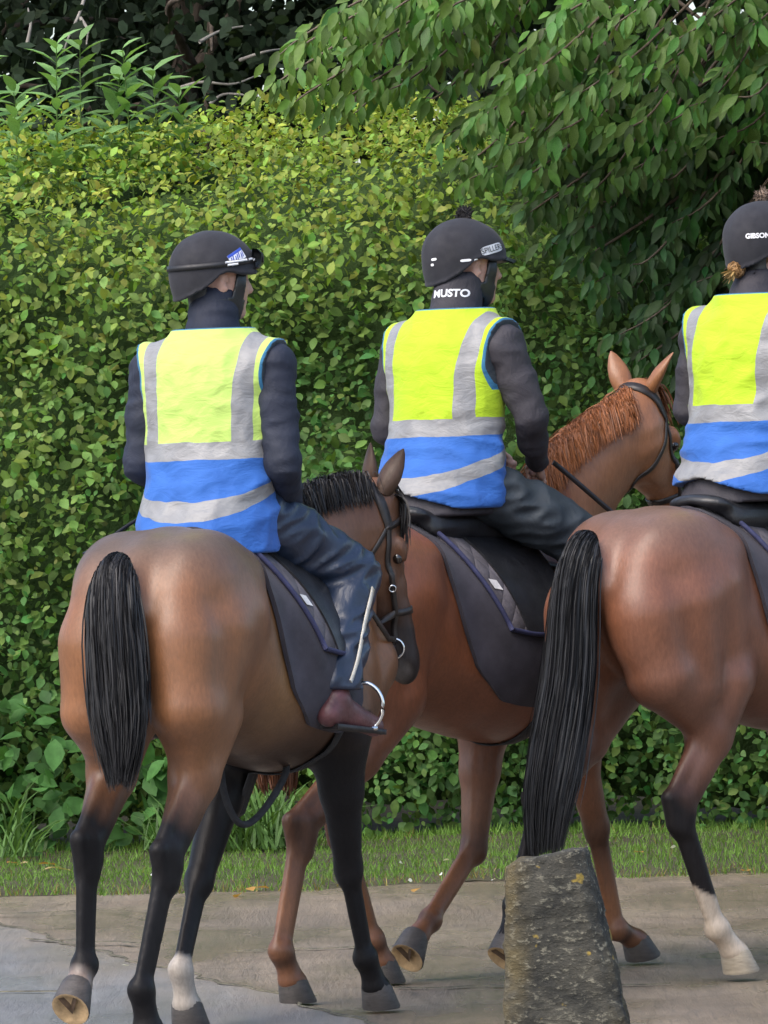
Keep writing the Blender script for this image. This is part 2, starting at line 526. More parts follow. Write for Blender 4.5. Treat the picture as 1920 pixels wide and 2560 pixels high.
for i, (x0, y0, x1, y1, w) in enumerate([(-2.4, 24.72, -1.14, 24.55, 0.03), (-1.42, 27.5, -0.95, 27.1, 0.03), (-0.05, 24.3, 0.9, 24.1, 0.02), (-0.6, 26.6, 0.1, 26.5, 0.016), (-2.6, 29.3, -1.2, 29.0, 0.02)]):
    t = np.linspace(0, 1, 70)
    ragged('road_crack', x0 + (x1 - x0) * t, y0 + (y1 - y0) * t + 0.03 * np.sin(t * 17 + i), 0.016 if x0 < -1.4 else 0.006, w * np.sin(np.pi * t) ** 0.5, 5 + i, M_MOSS, 'dark crack filled with grit in the road surface')

def verge_h(x, y):
    t = np.clip((y - verge_edge(x)) / 2.5, 0, 1)
    return 0.010 + 0.02 * np.clip(t * 8, 0, 1) + 0.03 * t + 0.010 * wob(x, y, 0 * x, 6, 5)
X, T = np.meshgrid(np.linspace(-14, 14, 300), np.linspace(0, 1, 40), indexing='ij')
Yv = verge_edge(X) + T * 3.6
vg = MB().grid(np.stack([X, Yv, verge_h(X, Yv) - 0.02 * (T == 0)], -1)).build('grass_verge', M_EARTH)
tag(vg, 'low bank of earth under the mown grass verge', None, kind='structure')

def scatter_mesh(tmpl_v, tmpl_t, pos, Rm, scale, col, jit=0.0):
    """instances of a small triangle template baked into one mesh"""
    n = len(pos); k = len(tmpl_v)
    tv = np.asarray(tmpl_v, float)
    V = np.einsum('nij,kj->nki', Rm, tv) * np.asarray(scale)[:, None, None] + pos[:, None]
    T_ = np.asarray(tmpl_t)[None] + (np.arange(n) * k)[:, None, None]
    C = np.repeat(col, k, axis=0)
    return V.reshape(-1, 3), T_.reshape(-1, 3), C
def frames(dirv, nor):
    """rotation matrices with x = leaf direction, z ~ normal"""
    x = dirv / (np.linalg.norm(dirv, axis=1, keepdims=True) + 1e-9)
    y = np.cross(nor, x); y /= np.linalg.norm(y, axis=1, keepdims=True) + 1e-9
    z = np.cross(x, y)
    return np.stack([x, y, z], -1)

# grass blades
n = 44000
gx = rng.uniform(-4.0, 4.0, n); gt = rng.uniform(0, 1, n) ** 1.15
gy = verge_edge(gx) - 0.04 + gt * 3.1 + rng.normal(0, 0.015, n)
gp = np.stack([gx, gy, verge_h(gx, gy) - 0.01], -1)
blade_v = [(0, -0.045, 0), (0, 0.045, 0), (0.5, -0.035, 0.03), (0.5, 0.035, 0.03), (1, 0, 0.14)]
blade_t = [(0, 2, 1), (1, 2, 3), (2, 4, 3)]
d = rng.normal(0, 0.45, (n, 3)); d[:, 2] = 1.0
nor = rng.normal(0, 1, (n, 3)); nor[:, 1] -= 1.2; nor[:, 2] *= 0.3
sc_ = rng.uniform(0.025, 0.055, n) * (1 + 0.3 * (gt > 0.8))
base = np.array([0.13, 0.245, 0.040])
gc = base * rng.uniform(0.6, 1.35, (n, 1)) * np.array([1, 1, 1])
yel = (rng.uniform(0, 1, n) < np.clip(0.45 - gt * 5, 0.03, 0.45))
gc[yel] = np.array([0.24, 0.20, 0.06]) * rng.uniform(0.6, 1.2, (yel.sum(), 1))
v, t, c = scatter_mesh(blade_v, blade_t, gp, frames(d, nor), sc_, gc)
go = obj('grass', mesh_np('grass', v, [t], M_GRASS, True, c))
tag(go, 'short mown grass of the verge in front of the hedge', 'grass', kind='stuff')

# long grass tufts at the hedge foot
n = 420
cx = np.repeat(np.array([-0.98, -0.80, -0.66, -0.58, -0.52, -1.7]), 70)
lp = np.stack([cx + rng.normal(0, 0.07, n), 32.55 + rng.normal(0, 0.18, n), np.full(n, 0.08)], -1)
arc = [(0, -0.02, 0), (0, 0.02, 0), (0.35, -0.02, 0.02), (0.35, 0.02, 0.02), (0.7, -0.016, 0.12), (0.7, 0.016, 0.12), (0.95, 0, 0.34)]
arct = [(0, 2, 1), (1, 2, 3), (2, 4, 3), (3, 4, 5), (4, 6, 5)]
d = rng.normal(0, 0.5, (n, 3)); d[:, 2] = rng.uniform(0.7, 1.2, n)
nor = np.stack([-d[:, 0] * 2, -d[:, 1] * 2 - 0.3, np.full(n, 0.6)], -1) * -1
lc = np.array([0.07, 0.14, 0.035]) * rng.uniform(0.6, 1.6, (n, 1))
v, t, c = scatter_mesh(arc, arct, lp, frames(d, nor), rng.uniform(0.15, 0.42, n), lc)
tag(obj('long_grass', mesh_np('long_grass', v, [t], M_GRASS, True, c)), 'long arching grass tufts at the foot of the hedge', 'grass', kind='stuff')

# ---------------- leaf templates
def leaf_template(width, fold=0.10, curl=-0.18):
    """ovate leaf, length 1 along +x"""
    prof = [(0.0, 0.0), (0.18, 0.62), (0.45, 1.0), (0.75, 0.66), (1.0, 0.0)]
    V = [(0, 0, 0)]; T_ = []
    for (x, w) in prof[1:-1]:
        zc = curl * x * x
        V += [(x, w * width / 2, zc + fold * w), (x, 0, zc), (x, -w * width / 2, zc + fold * w)]
    V.append((1, 0, curl))
    T_ += [(0, 2, 1), (0, 3, 2)]
    for i in (1, 4):
        T_ += [(i, i + 1, i + 4), (i, i + 4, i + 3), (i + 1, i + 2, i + 5), (i + 1, i + 5, i + 4)]
    T_ += [(7, 8, 10), (8, 9, 10)]
    return np.array(V, float), np.array(T_)
LEAF_OV = leaf_template(0.66, 0.07, -0.16)
def leaf_lo(w, curl=-0.16):
    V_ = [(0, 0, 0), (.28, w * .42, curl * .08), (.28, -w * .42, curl * .08), (.68, w * .40, curl * .46), (.68, -w * .40, curl * .46), (1, 0, curl)]
    return np.array(V_, float), np.array([(0, 2, 1), (1, 2, 4), (1, 4, 3), (3, 4, 5)])
LO_OV = leaf_lo(0.66); LO_LONG = leaf_lo(0.42, -0.22)
LEAF_LONG = leaf_template(0.42, 0.06, -0.22)
LEAF_SPEAR = leaf_template(0.36, 0.05, -0.25)

def big_leaves(parent, tmpl, pos, Rm, scale, col, mat, count, score, name='leaf'):
    """the leaves that show largest become parts of their own; the rest return as a mask"""
    idx = np.argsort(-score)[:count]
    shades = {}
    for i in idx:
        key = tuple(np.round(np.log2(col[i] + 1e-4) * 1.5).astype(int))
        if key not in shades:
            cc = np.repeat(col[i][None], len(tmpl[0]), 0)
            shades[key] = mesh_np(name, tmpl[0], [tmpl[1]], mat, True, cc)
        o = bpy.data.objects.new(name, shades[key])
        COL.objects.link(o); o.parent = parent
        m = np.eye(4); m[:3, :3] = Rm[i] * scale[i]; m[:3, 3] = pos[i] - np.array(parent.location)
        o.matrix_local = Matrix(m.tolist())
    keep = np.ones(len(pos), bool); keep[idx] = False
    return keep

def in_view(p, m=60):
    """pixel position (photograph scale) of points, for choosing what is in view"""
    f = 18084.0
    px = 960 + f * p[:, 0] / p[:, 1] - (p[:, 2] - 1.75) * 0.035 * f / p[:, 1]
    py = 1175 + f * (1.75 - p[:, 2]) / p[:, 1] - p[:, 0] * 0.035 * f / p[:, 1]
    return (px > m) & (px < 1920 - m) & (py > m) & (py < 2560 - m), px, py

# ---------------- hedge
prof = np.array([(33.30, 0.02), (33.12, 0.35), (33.10, 0.9), (33.22, 1.8), (33.42, 2.6), (33.62, 2.95), (33.95, 3.22), (34.5, 3.38), (35.2, 3.45), (36.0, 3.4)])
PS = spline(np.c_[prof, np.zeros(len(prof))], 200)[:, :2]
seg = np.r_[0, np.cumsum(np.linalg.norm(np.diff(PS, axis=0), axis=1))]
PT = np.gradient(PS, axis=0); PT /= np.linalg.norm(PT, axis=1, keepdims=True)
PN = np.stack([-PT[:, 1], PT[:, 0]], -1)            # outward: towards camera / up
def hedge_pt(x, s, depth):
    i = np.interp(s, seg, np.arange(len(seg)))
    lo = np.clip(i.astype(int), 0, len(seg) - 2); f = (i - lo)[:, None]
    p = PS[lo] * (1 - f) + PS[lo + 1] * f; nn = PN[lo] * (1 - f) + PN[lo + 1] * f
    b = 0.11 * wob(x, p[:, 0] * 0.7, p[:, 1], 2.6, 11) + 0.085 * wob(x, p[:, 0], p[:, 1], 7.5, 12) + 0.045 * wob(x, p[:, 0], p[:, 1], 34, 13)
    b = b + 0.05 * np.clip(p[:, 1] - 3.1, 0, 1) * wob(x, p[:, 0], 0 * x, 16, 17)
    off = b - depth
    return np.stack([x, p[:, 0] + nn[:, 0] * off, p[:, 1] + nn[:, 1] * off], -1), np.stack([0 * x, nn[:, 0], nn[:, 1]], -1), p[:, 1], b
HX0, HX1 = -5.4, 4.2
hedge = thing('hedge', 'tall clipped leafy green hedge behind the riders, yellower along its top', 'hedge', ((HX0 + HX1) / 2, 34.0, 0))
hl = np.array(hedge.location)
xs = np.linspace(HX0 - 0.1, HX1 + 0.1, 90); ss = np.linspace(0, seg[-1], 70)
XX, SS = np.meshgrid(xs, ss, indexing='ij')
p_, _, _, _ = hedge_pt(XX.ravel(), SS.ravel(), np.full(XX.size, 0.30))
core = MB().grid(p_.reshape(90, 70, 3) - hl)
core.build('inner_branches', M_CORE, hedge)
n = 86000
hx = np.where(rng.uniform(0, 1, n) < 0.07, rng.uniform(HX0, -3.3, n), rng.uniform(-3.6, HX1, n)); hs = rng.uniform(0, seg[-1] * 0.97, n)
dep = rng.uniform(0, 1, n) ** 1.3 * 0.30 - 0.05
hp, hn, hz, hb = hedge_pt(hx, hs, dep)
# sprigs: pull leaves into small clumps
cl = wob(hp[:, 0], hp[:, 1], hp[:, 2], 22, 21)
keep = cl > -0.95
hp, hn, hz, dep, cl, hb = hp[keep], hn[keep], hz[keep], dep[keep], cl[keep], hb[keep]; n = len(hp)
d = hn * 0.35 + rng.normal(0, 0.55, (n, 3)); d[:, 2] -= 0.25; 
nor = hn * 0.8 + np.array([0, -0.15, 0.75]) + rng.normal(0, 0.42, (n, 3))
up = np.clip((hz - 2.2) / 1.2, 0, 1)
up = up * np.clip(1.15 - (hp[:, 0] - 0.1) / 1.0, 0.08, 1)  # less yellow growth to the right, the tree's shade put into leaf colour
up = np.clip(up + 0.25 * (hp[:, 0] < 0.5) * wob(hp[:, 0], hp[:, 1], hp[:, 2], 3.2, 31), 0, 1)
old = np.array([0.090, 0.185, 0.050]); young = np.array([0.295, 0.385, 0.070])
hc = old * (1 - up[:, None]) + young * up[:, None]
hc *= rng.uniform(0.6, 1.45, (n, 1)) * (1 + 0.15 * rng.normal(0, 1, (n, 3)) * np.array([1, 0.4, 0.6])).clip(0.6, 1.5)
pale = rng.uniform(0, 1, n) < 0.07
hc[pale] = np.array([0.14, 0.22, 0.05]) * rng.uniform(0.8, 1.2, (pale.sum(), 1))
hsz = (0.028 + 0.050 * rng.uniform(0, 1, n) ** 1.6) * (1 - 0.28 * np.clip((hz - 2.6) / 0.8, 0, 1))
hR = frames(d, nor)
ok, px, py = in_view(hp)
facing = -hR[:, 1, 2] + 0.25 * hR[:, 2, 2]
score = np.where(ok & (dep < 0.05) & (py > 330) & (py < 2050), hsz * np.clip(np.abs(facing), 0, 1), -1) + rng.uniform(0, 0.03, n) * ok
# leaves that the horses and riders hide are no use as single parts
hid = ((px > 300) & (px < 790) & (py > 560)) | ((px > 930) & (px < 1390) & (py > 520) & (py < 1900)) | ((px > 1330) & (py > 860)) | ((px > 120) & (py > 1290) & (py < 2100)) | (px > 1500)
score[hid] = -1
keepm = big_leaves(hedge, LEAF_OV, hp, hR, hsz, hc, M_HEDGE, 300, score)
def two_grades(fine, T1, T2, pos, Rm, sz, cc):
    a_ = scatter_mesh(*T1, pos[fine], Rm[fine], sz[fine], cc[fine]); b_ = scatter_mesh(*T2, pos[~fine], Rm[~fine], sz[~fine], cc[~fine])
    return np.vstack([a_[0], b_[0]]), np.vstack([a_[1], b_[1] + len(a_[0])]), np.vstack([a_[2], b_[2]])
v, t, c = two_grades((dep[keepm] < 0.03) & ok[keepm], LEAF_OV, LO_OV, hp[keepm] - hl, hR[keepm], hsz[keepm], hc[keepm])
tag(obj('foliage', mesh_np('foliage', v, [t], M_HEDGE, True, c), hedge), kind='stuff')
# brambly low leaves near the ground at the left
n = 500
bp = np.stack([rng.uniform(-3, -1.0, n), rng.uniform(32.6, 33.1, n), rng.uniform(0.05, 0.75, n)], -1)
d = rng.normal(0, 1, (n, 3)); nor = rng.normal(0, 0.5, (n, 3)) + np.array([0, -0.6, 0.7])
bc = np.array([0.06, 0.15, 0.04]) * rng.uniform(0.6, 1.6, (n, 1))
v, t, c = scatter_mesh(*LEAF_OV, bp, frames(d, nor), rng.uniform(0.07, 0.15, n), bc)
tag(obj('undergrowth', mesh_np('undergrowth', v, [t], M_HEDGE, True, c)), 'broad leaved weeds growing along the hedge foot', 'undergrowth', kind='stuff')

# ---------------- tall weeds poking above the hedge (left)
def tall_weed(x, y, z, h, seed, label):
    r = np.random.default_rng(seed)
    w = thing('tall_weed', label, 'weed', (x, y, z - 1.0), 0, 'weeds rising above the hedge')
    lean = r.normal(0, 0.08, 2)
    tt = np.linspace(0, 1, 9)
    st = np.stack([lean[0] * tt ** 2, lean[1] * tt ** 2, tt * (h + 1.0)], -1)
    MB().tube(st, 0.008 * (1 - 0.7 * tt), 6).build('stem', M_WEED, w, col=np.tile([0.12, 0.2, 0.06], (9 * 6 + 2, 1)))
    shade = r.uniform(0.8, 1.25)
    mesh = mesh_np('leaf', LEAF_SPEAR[0], [LEAF_SPEAR[1]], M_WEED, True, np.tile(np.array([0.19, 0.34, 0.12]) * shade, (11, 1)))
    nl = 30
    for i in range(nl):
        f = 0.55 + 0.45 * i / (nl - 1)
        p = np.array([np.interp(f, tt, st[:, q]) for q in range(3)])
        a = i * 2.4 + r.uniform(-0.4, 0.4)
        dr = np.array([math.cos(a), math.sin(a), 0.35 + 0.8 * (f - 0.45) + r.normal(0, .35)])
        Rm = frames(dr[None], np.array([[-dr[0] * 0.4, -dr[1] * 0.4 - 0.3, 1.0]]))[0]
        o = bpy.data.objects.new('leaf', mesh); COL.objects.link(o); o.parent = w
        m = np.eye(4); m[:3, :3] = Rm * (0.175 * (1.15 - 0.6 * max(0, f - 0.6)) * r.uniform(0.7, 1.2)); m[:3, 3] = p
        o.matrix_local = Matrix(m.tolist())
WEEDS = [(-1.76, 34.6, 3.4, 0.36, 'leftmost feathery weed above the hedge, cut by the frame edge'),
         (-1.62, 34.9, 3.4, 0.25, 'short weed between the two tallest shoots at the far left'),
         (-1.50, 34.4, 3.4, 0.42, 'tall pale weed shoot near the left edge, above the hedge'),
         (-1.40, 34.7, 3.4, 0.46, 'tallest feathery weed shoot, second clump from the left edge'),
         (-1.30, 34.5, 3.4, 0.28, 'bushy weed just right of the tallest shoot'),
         (-1.13, 34.5, 3.4, 0.40, 'pointed weed tip standing alone above the yellow hedge top'),
         (-1.00, 34.7, 3.4, 0.30, 'drooping weed shoot right of the lone pointed tip'),
         (-0.86, 34.6, 3.38, 0.22, 'lowest weed shoot at the right end of the weed row'),
         (-1.66, 34.2, 3.3, 0.20, 'low weed in front of the leftmost shoots')]
for i, (x, y, z, h, lab) in enumerate(WEEDS):
    tall_weed(x, y, z, h, 40 + i, lab)

# ---------------- overhanging tree, right
tree = thing('overhanging_tree', 'tree with long drooping leaves overhanging the hedge from the right', 'tree', (3.6, 35.2, 0))
tl = np.array(tree.location)
r = np.random.default_rng(5)
mb = MB()
mb.tube(spline([(0, 0, -0.05), (-0.05, 0.05, 1.2), (0.05, -0.1, 2.6), (-0.1, -0.2, 4.2), (-0.3, -0.3, 6.5)], 24), np.linspace(0.22, 0.1, 24), 12)
mb.build('trunk', M_BARK, tree)
tips = []
def P(px, py, D):           # photograph pixel at a distance -> a place
    return np.array([(px - 960) / 18084 * D, D, 1.75 + (1175 - py - (px - 960) * 0.035) / 18084 * D])
front = [(690, 235, 31.9), (720, 150, 31.6), (760, 265, 32.2), (800, 120, 31.4), (850, 285, 32.3), (870, 60, 31.0), (900, 180, 31.8), (905, 295, 32.5), (960, 120, 31.2),
         (1000, 230, 32.0), (1010, 40, 31.1), (1080, 120, 31.4), (1120, 60, 30.8), (1130, 345, 32.2), (1180, 330, 31.7), (1170, 410, 32.0), (1230, 300, 31.3), (1240, 430, 32.2),
         (1290, 370, 31.6), (1330, 200, 31.0), (1340, 440, 31.9), (1380, 90, 30.8), (1400, 340, 31.3), (1420, 520, 32.2), (1460, 250, 31.0), (1480, 470, 32.0), (1250, 180, 31.2),
         (1550, 330, 31.2), (1600, 430, 31.9), (1620, 200, 30.8), (1680, 320, 31.3), (1750, 270, 31.0), (1800, 360, 31.7), (1860, 250, 30.9), (1900, 360, 31.5), (1940, 200, 31.0),
         (1700, 120, 30.6), (1550, 80, 30.7), (1850, 100, 30.7), (1560, 540, 32.4), (1240, 20, 31.0), (1090, 250, 32.2), (1950, 520, 32.2), (1320, 520, 32.5), (1180, 460, 32.7), (1750, 480, 32.3)]
for (px, py, D) in front: tips.append((P(px, py, D), 1))
for i_ in range(85):        # shaded boughs hanging in front of the hedge at the right
    px = r.uniform(1330, 2150); lim = np.interp(px, [1330, 1420, 1550, 1750, 2150], [520, 700, 900, 960, 1000])
    tips.append((P(px, r.uniform(430, lim), r.uniform(32.0, 32.9)), 2))
for i_ in range(560):       # rest of the crown out of frame, its nearer part added for shade
    x_ = r.uniform(-0.1, 5.2)
    tips.append((np.array([x_, r.uniform(30.5, 36.0) if i_ < 240 else r.uniform(27.5, 32.0), r.uniform(4.0, 6.6)]) + np.array([0.0 if i_ < 240 else 1.0, 0, 0]), 0))
for i_ in range(260):       # unseen low boughs added right of the frame to shade the hedge
    tips.append((np.array([r.uniform(2.3, 5.0), r.uniform(27.8, 33.0), r.uniform(0.8, 4.0)]), 0))
lp_, ld_, ln_, lf_ = [], [], [], []
br = MB(); twg = []
for tip, fr in tips:
    root = np.array([3.5 + r.uniform(-0.4, 0.2), 34.9 + r.uniform(-0.4, 0.4), r.uniform(3.6, 6.2) if fr == 0 else r.uniform(3.9, 5.2)])
    if fr == 2: root[1] -= 2.0; root[2] = tip[2] + r.uniform(.5, 1.6)
    mid = root * 0.45 + tip * 0.55 + np.array([0, 0, 0.25 + 0.35 * r.uniform()])
    q = tip + np.array([0.25, 0.12, 0.16]) * r.uniform(0.7, 1.3)
    C = spline([root, mid, q, tip], 40)
    twg.append((C, fr))
    L = np.r_[0, np.cumsum(np.linalg.norm(np.diff(C, axis=0), axis=1))]
    span = 0.85 if fr else 1.5
    s = L[-1] - span
    while s < L[-1] + 0.001:
        f = np.array([np.interp(s, L, C[:, k]) for k in range(3)])
        for _ in range(3 if fr else 2):
            e = r.normal(0, 1, 3)
            lp_.append(f + 0.03 * e * np.array([1, 1, 0.4]) * (1 if fr else 3.0)); 
            ld_.append(np.array([-0.25 + 0.45 * e[0], 0.35 * e[1] - 0.1, -1.0 + 0.3 * e[2]]))
            ln_.append(np.array([0.3 * r.normal(), -1.0 + 0.4 * r.normal(), 0.45 + 0.3 * r.normal()])); lf_.append(fr)
        s += 0.030 if fr else 0.034
for C, fr in twg:
    C = C[::2] if fr else C[::5]; br.tube(C, np.linspace(0.014, 0.0022, len(C)), 4)
v, f = br.arrays()
o_ = obj('branches', mesh_np('branches', v - tl, f, M_BARK), tree); o_['kind'] = 'stuff'
lp_, ld_, ln_, lf_ = map(np.array, (lp_, ld_, ln_, lf_)); n = len(lp_)
lR = frames(ld_, ln_); lsz = np.where(lf_ == 0, r.uniform(0.10, 0.155, n), 0.055 + 0.06 * r.uniform(0, 1, n))
lc = np.array([0.085, 0.175, 0.042]) * r.uniform(0.6, 1.5, (n, 1)) * (1 + 0.12 * r.normal(0, 1, (n, 3)))
lc[lf_ == 2] *= np.array([0.52, 0.55, 0.75])  # shade on the hanging boughs painted into their leaf colour
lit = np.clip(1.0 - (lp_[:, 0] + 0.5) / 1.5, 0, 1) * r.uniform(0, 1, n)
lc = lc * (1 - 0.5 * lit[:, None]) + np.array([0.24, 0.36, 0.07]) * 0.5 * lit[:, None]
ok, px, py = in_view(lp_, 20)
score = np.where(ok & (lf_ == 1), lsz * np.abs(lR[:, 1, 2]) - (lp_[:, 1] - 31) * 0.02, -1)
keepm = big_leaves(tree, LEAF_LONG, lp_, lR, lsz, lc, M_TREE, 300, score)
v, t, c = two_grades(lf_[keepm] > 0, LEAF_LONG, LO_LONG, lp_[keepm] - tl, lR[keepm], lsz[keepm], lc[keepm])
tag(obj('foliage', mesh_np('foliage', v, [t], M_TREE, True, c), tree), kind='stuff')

# ---------------- dark trees behind the hedge
def back_tree(x, y, hgt, rx, n, seed, label, col, name='dark_tree', zlo=2.2):
    r = np.random.default_rng(seed)
    tr = thing(name, label, 'tree', (x, y, -0.03), 0, 'dark trees behind the hedge')
    MB().tube(spline([(0, 0, 0), (0.1, 0, hgt * 0.3), (-0.1, 0.1, hgt * 0.6), (0, 0, hgt * 0.95)], 16), np.linspace(0.2, 0.04, 16), 10).build('trunk', M_BARK, tr)
    mb = MB(); ends = []
    for i in range(34):
        z0 = r.uniform(zlo, hgt * 0.85); a = r.uniform(0, 6.28); L = rx * r.uniform(0.5, 1.0)
        e = np.array([math.cos(a) * L, math.sin(a) * L * 0.8, z0 + r.uniform(-0.3, 0.9)])
        C = spline([(0, 0, z0 - 0.3), e * np.array([0.5, 0.5, 1]) + r.normal(0, 0.12, 3), e], 12)
        mb.tube(C, np.linspace(0.035, 0.006, 12), 5); ends.append(C)
    o = mb.build('branches', M_BARK, tr); o['kind'] = 'stuff'
    k = 160
    cen = np.stack([r.normal(0, 0.5, k) * rx, r.normal(0, 0.42, k) * rx, r.uniform(zlo, hgt, k)], -1)
    ci = r.integers(0, k, n)
    p = cen[ci] + r.normal(0, 1, (n, 3)) * np.array([0.26, 0.26, 0.18])
    d = r.normal(0, 1, (n, 3)); d[:, 2] -= 0.5
    nor = r.normal(0, 0.7, (n, 3)) + np.array([0, -0.5, 0.6])
    c = np.array(col) * r.uniform(0.5, 1.5, (n, 1)) * r.uniform(0.8, 1.2, (k, 1))[ci]
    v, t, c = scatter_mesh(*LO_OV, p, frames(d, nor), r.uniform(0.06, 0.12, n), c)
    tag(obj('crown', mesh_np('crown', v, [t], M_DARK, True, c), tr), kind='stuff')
    return tr
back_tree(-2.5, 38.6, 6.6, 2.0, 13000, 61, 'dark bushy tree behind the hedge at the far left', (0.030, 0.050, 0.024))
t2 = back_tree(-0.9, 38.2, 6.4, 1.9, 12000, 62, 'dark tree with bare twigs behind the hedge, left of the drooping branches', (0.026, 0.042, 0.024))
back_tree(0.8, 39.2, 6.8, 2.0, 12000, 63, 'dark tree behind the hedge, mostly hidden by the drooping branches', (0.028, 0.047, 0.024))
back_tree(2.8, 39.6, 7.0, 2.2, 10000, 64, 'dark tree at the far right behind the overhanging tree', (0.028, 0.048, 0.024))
mb = MB()
tw = np.array(t2.location)
for pts in [[P(255, 0, 37.2), P(240, 40, 37.1), P(215, 90, 37.0), P(200, 130, 37.0)], [P(245, 45, 37.1), P(262, 75, 37.0), P(258, 110, 37.0)],
            [P(470, 225, 37.3), P(540, 205, 37.2), P(620, 210, 37.2), P(700, 180, 37.3)], [P(540, 105, 37.0), P(600, 75, 37.1), P(690, 60, 37.2)],
            [P(640, 150, 37.2), P(700, 130, 37.1), P(760, 120, 37.3)], [P(110, 110, 37.0), P(120, 60, 37.0), P(115, 20, 37.1)], [P(560, 260, 37.2), P(600, 235, 37.2), P(680, 240, 37.1)]]:
    MB().tube(spline(pts, 14) - tw, np.linspace(0.011, 0.004, 14), 6).build('twig', M_TWIG, t2)
# the wood further back, one mass
n = 38000
r = np.random.default_rng(77)
p = np.stack([r.uniform(-9, 9, n), r.uniform(42, 46, n), r.uniform(0.2, 9.5, n)], -1)
d = r.normal(0, 1, (n, 3)); nor = r.normal(0, 0.7, (n, 3)) + np.array([0, -0.6, 0.5])
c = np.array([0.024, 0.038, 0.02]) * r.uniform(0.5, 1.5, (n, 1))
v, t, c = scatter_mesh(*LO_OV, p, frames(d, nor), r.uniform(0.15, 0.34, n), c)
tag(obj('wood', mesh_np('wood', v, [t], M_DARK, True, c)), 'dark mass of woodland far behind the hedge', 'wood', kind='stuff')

# ---------------- stone bollard
def stone_mat():
    k = NT('lichened_stone')
    f1 = k.noise(9, 6, 0.65); f2 = k.noise(38, 5, 0.7, stretch=(1, 1, 1.8)); f3 = k.noise(5, 4, 0.6)
    c = k.mix(k.ramp(f1, [(0.35, 0.0), (0.65, 1.0)]), (0.028, 0.028, 0.025), (0.080, 0.075, 0.060))
    c = k.mix(k.math('MULTIPLY', k.ramp(f2, [(0.55, 0.0), (0.63, 0.75)]), k.ramp(f3, [(0.35, 0.35), (0.60, 1.0)])), c, (0.30, 0.28, 0.21))
    c = k.mix(k.ramp(k.noise(16, 3, 0.5), [(0.66, 0.0), (0.70, 0.85)]), c, (0.33, 0.235, 0.05))
    xyz = k.n('ShaderNodeSeparateXYZ'); k.l(k.co(), xyz.inputs[0])
    edge = k.math('MULTIPLY', k.ramp(k.math('ABSOLUTE', xyz.outputs['X']), [(0.09, 0.0), (0.15, 1.0)]), k.ramp(f3, [(0.42, 0.0), (0.6, 1.0)]))
    c = k.mix(k.math('MULTIPLY', edge, 0.7), c, (0.13, 0.10, 0.045))
    k.set('Base Color', c); k.set('Roughness', 0.92); k.set('Specular IOR Level', 0.25)
    k.bump(k.math('ADD', f2, k.math('MULTIPLY', f1, 0.8)), 0.9, 0.02)
    return k.m
fb = Field((-0.3, -0.3, -0.06), (0.3, 0.3, 0.8), 0.0095)
def post_sdf(D, X, Y, Z):
    u = np.clip(Z / 0.70, -0.2, 1.1)
    hw = 0.190 - 0.083 * u; hd = 0.165 - 0.06 * u
    Xc = X + 0.062 * u                             # it leans a little to the left
    top = 0.672 + 0.13 * (X + 0.08)
    q = np.maximum(np.maximum(np.abs(Xc) - hw, np.abs(Y) - hd), np.maximum(Z - top, -Z - 0.05))
    ch = np.maximum((np.abs(Xc) - hw + np.abs(Y) - hd) * 0.707 + 0.022, ((-Xc) - hw + Z - top) * 0.707 + 0.014)
    q = np.maximum(q, ch)
    return q + 0.006 * wob(X, Y, Z, 34, 4) + 0.004 * wob(X, Y, Z * 1.6, 95, 5) + 0.003 * wob(X, Y, Z * 2, 210, 6)
fb.all(post_sdf)
V, Q = fb.mesh(); V = smooth_mesh(V, Q, 1, 0.4)
bol = obj('stone_bollard', mesh_np('stone_bollard', V, [Q], stone_mat()), None, (0.478, 19.95, 0.0), (0, 0, R(-6)))
tag(bol, 'tapered lichen covered stone bollard leaning slightly at the roadside', 'bollard')

# ---------------- fallen leaves and petals on the verge edge
fl = mesh_np('fallen_leaf', LEAF_OV[0], [LEAF_OV[1]], M_WEED, True, np.tile([0.42, 0.24, 0.07], (11, 1)))
fl2 = mesh_np('fallen_leaf', LEAF_SPEAR[0], [LEAF_SPEAR[1]], M_WEED, True, np.tile([0.45, 0.36, 0.18], (11, 1)))
fl3 = mesh_np('petal', LEAF_OV[0], [LEAF_OV[1]], M_WEED, True, np.tile([0.8, 0.8, 0.78], (11, 1)))
ORD = 'first second third fourth fifth sixth seventh eighth ninth tenth eleventh twelfth thirteenth fourteenth'.split()
LIT = [(12, 2178, fl, 'orange'), (40, 2176, fl2, ''), (62, 2180, fl, ''), (85, 2178, fl, ''), (75, 2190, fl2, ''), (112, 2186, fl2, ''), (160, 2196, fl, ''), (565, 2230, fl, ''),
       (600, 2222, fl, ''), (640, 2216, fl, ''), (730, 2216, fl2, ''), (1002, 2225, fl, ''), (1575, 2146, fl, ''), (1840, 2172, fl, '')]
for i, (px, py, me, _) in enumerate(sorted(LIT, key=lambda q: q[0])):
    D = 18084 * 1.72 / (py - 1175 + (px - 960) * 0.035)
    q = P(px, py, D)
    q[2] = verge_h(np.array([q[0]]), np.array([q[1]]))[0] + 0.012 if q[1] > verge_edge(q[0]) else 0.02
    o = obj('fallen_leaf', me, None, q, (R(random.uniform(-15, 15)), R(random.uniform(-20, 10)), R(random.uniform(0, 360))))
    o.scale = (0.10,) * 3 if me is fl2 else (0.07,) * 3
    tag(o, '%s dry fallen leaf from the left along the road edge of the verge' % ORD[i], 'fallen leaf', 'fallen leaves along the verge')
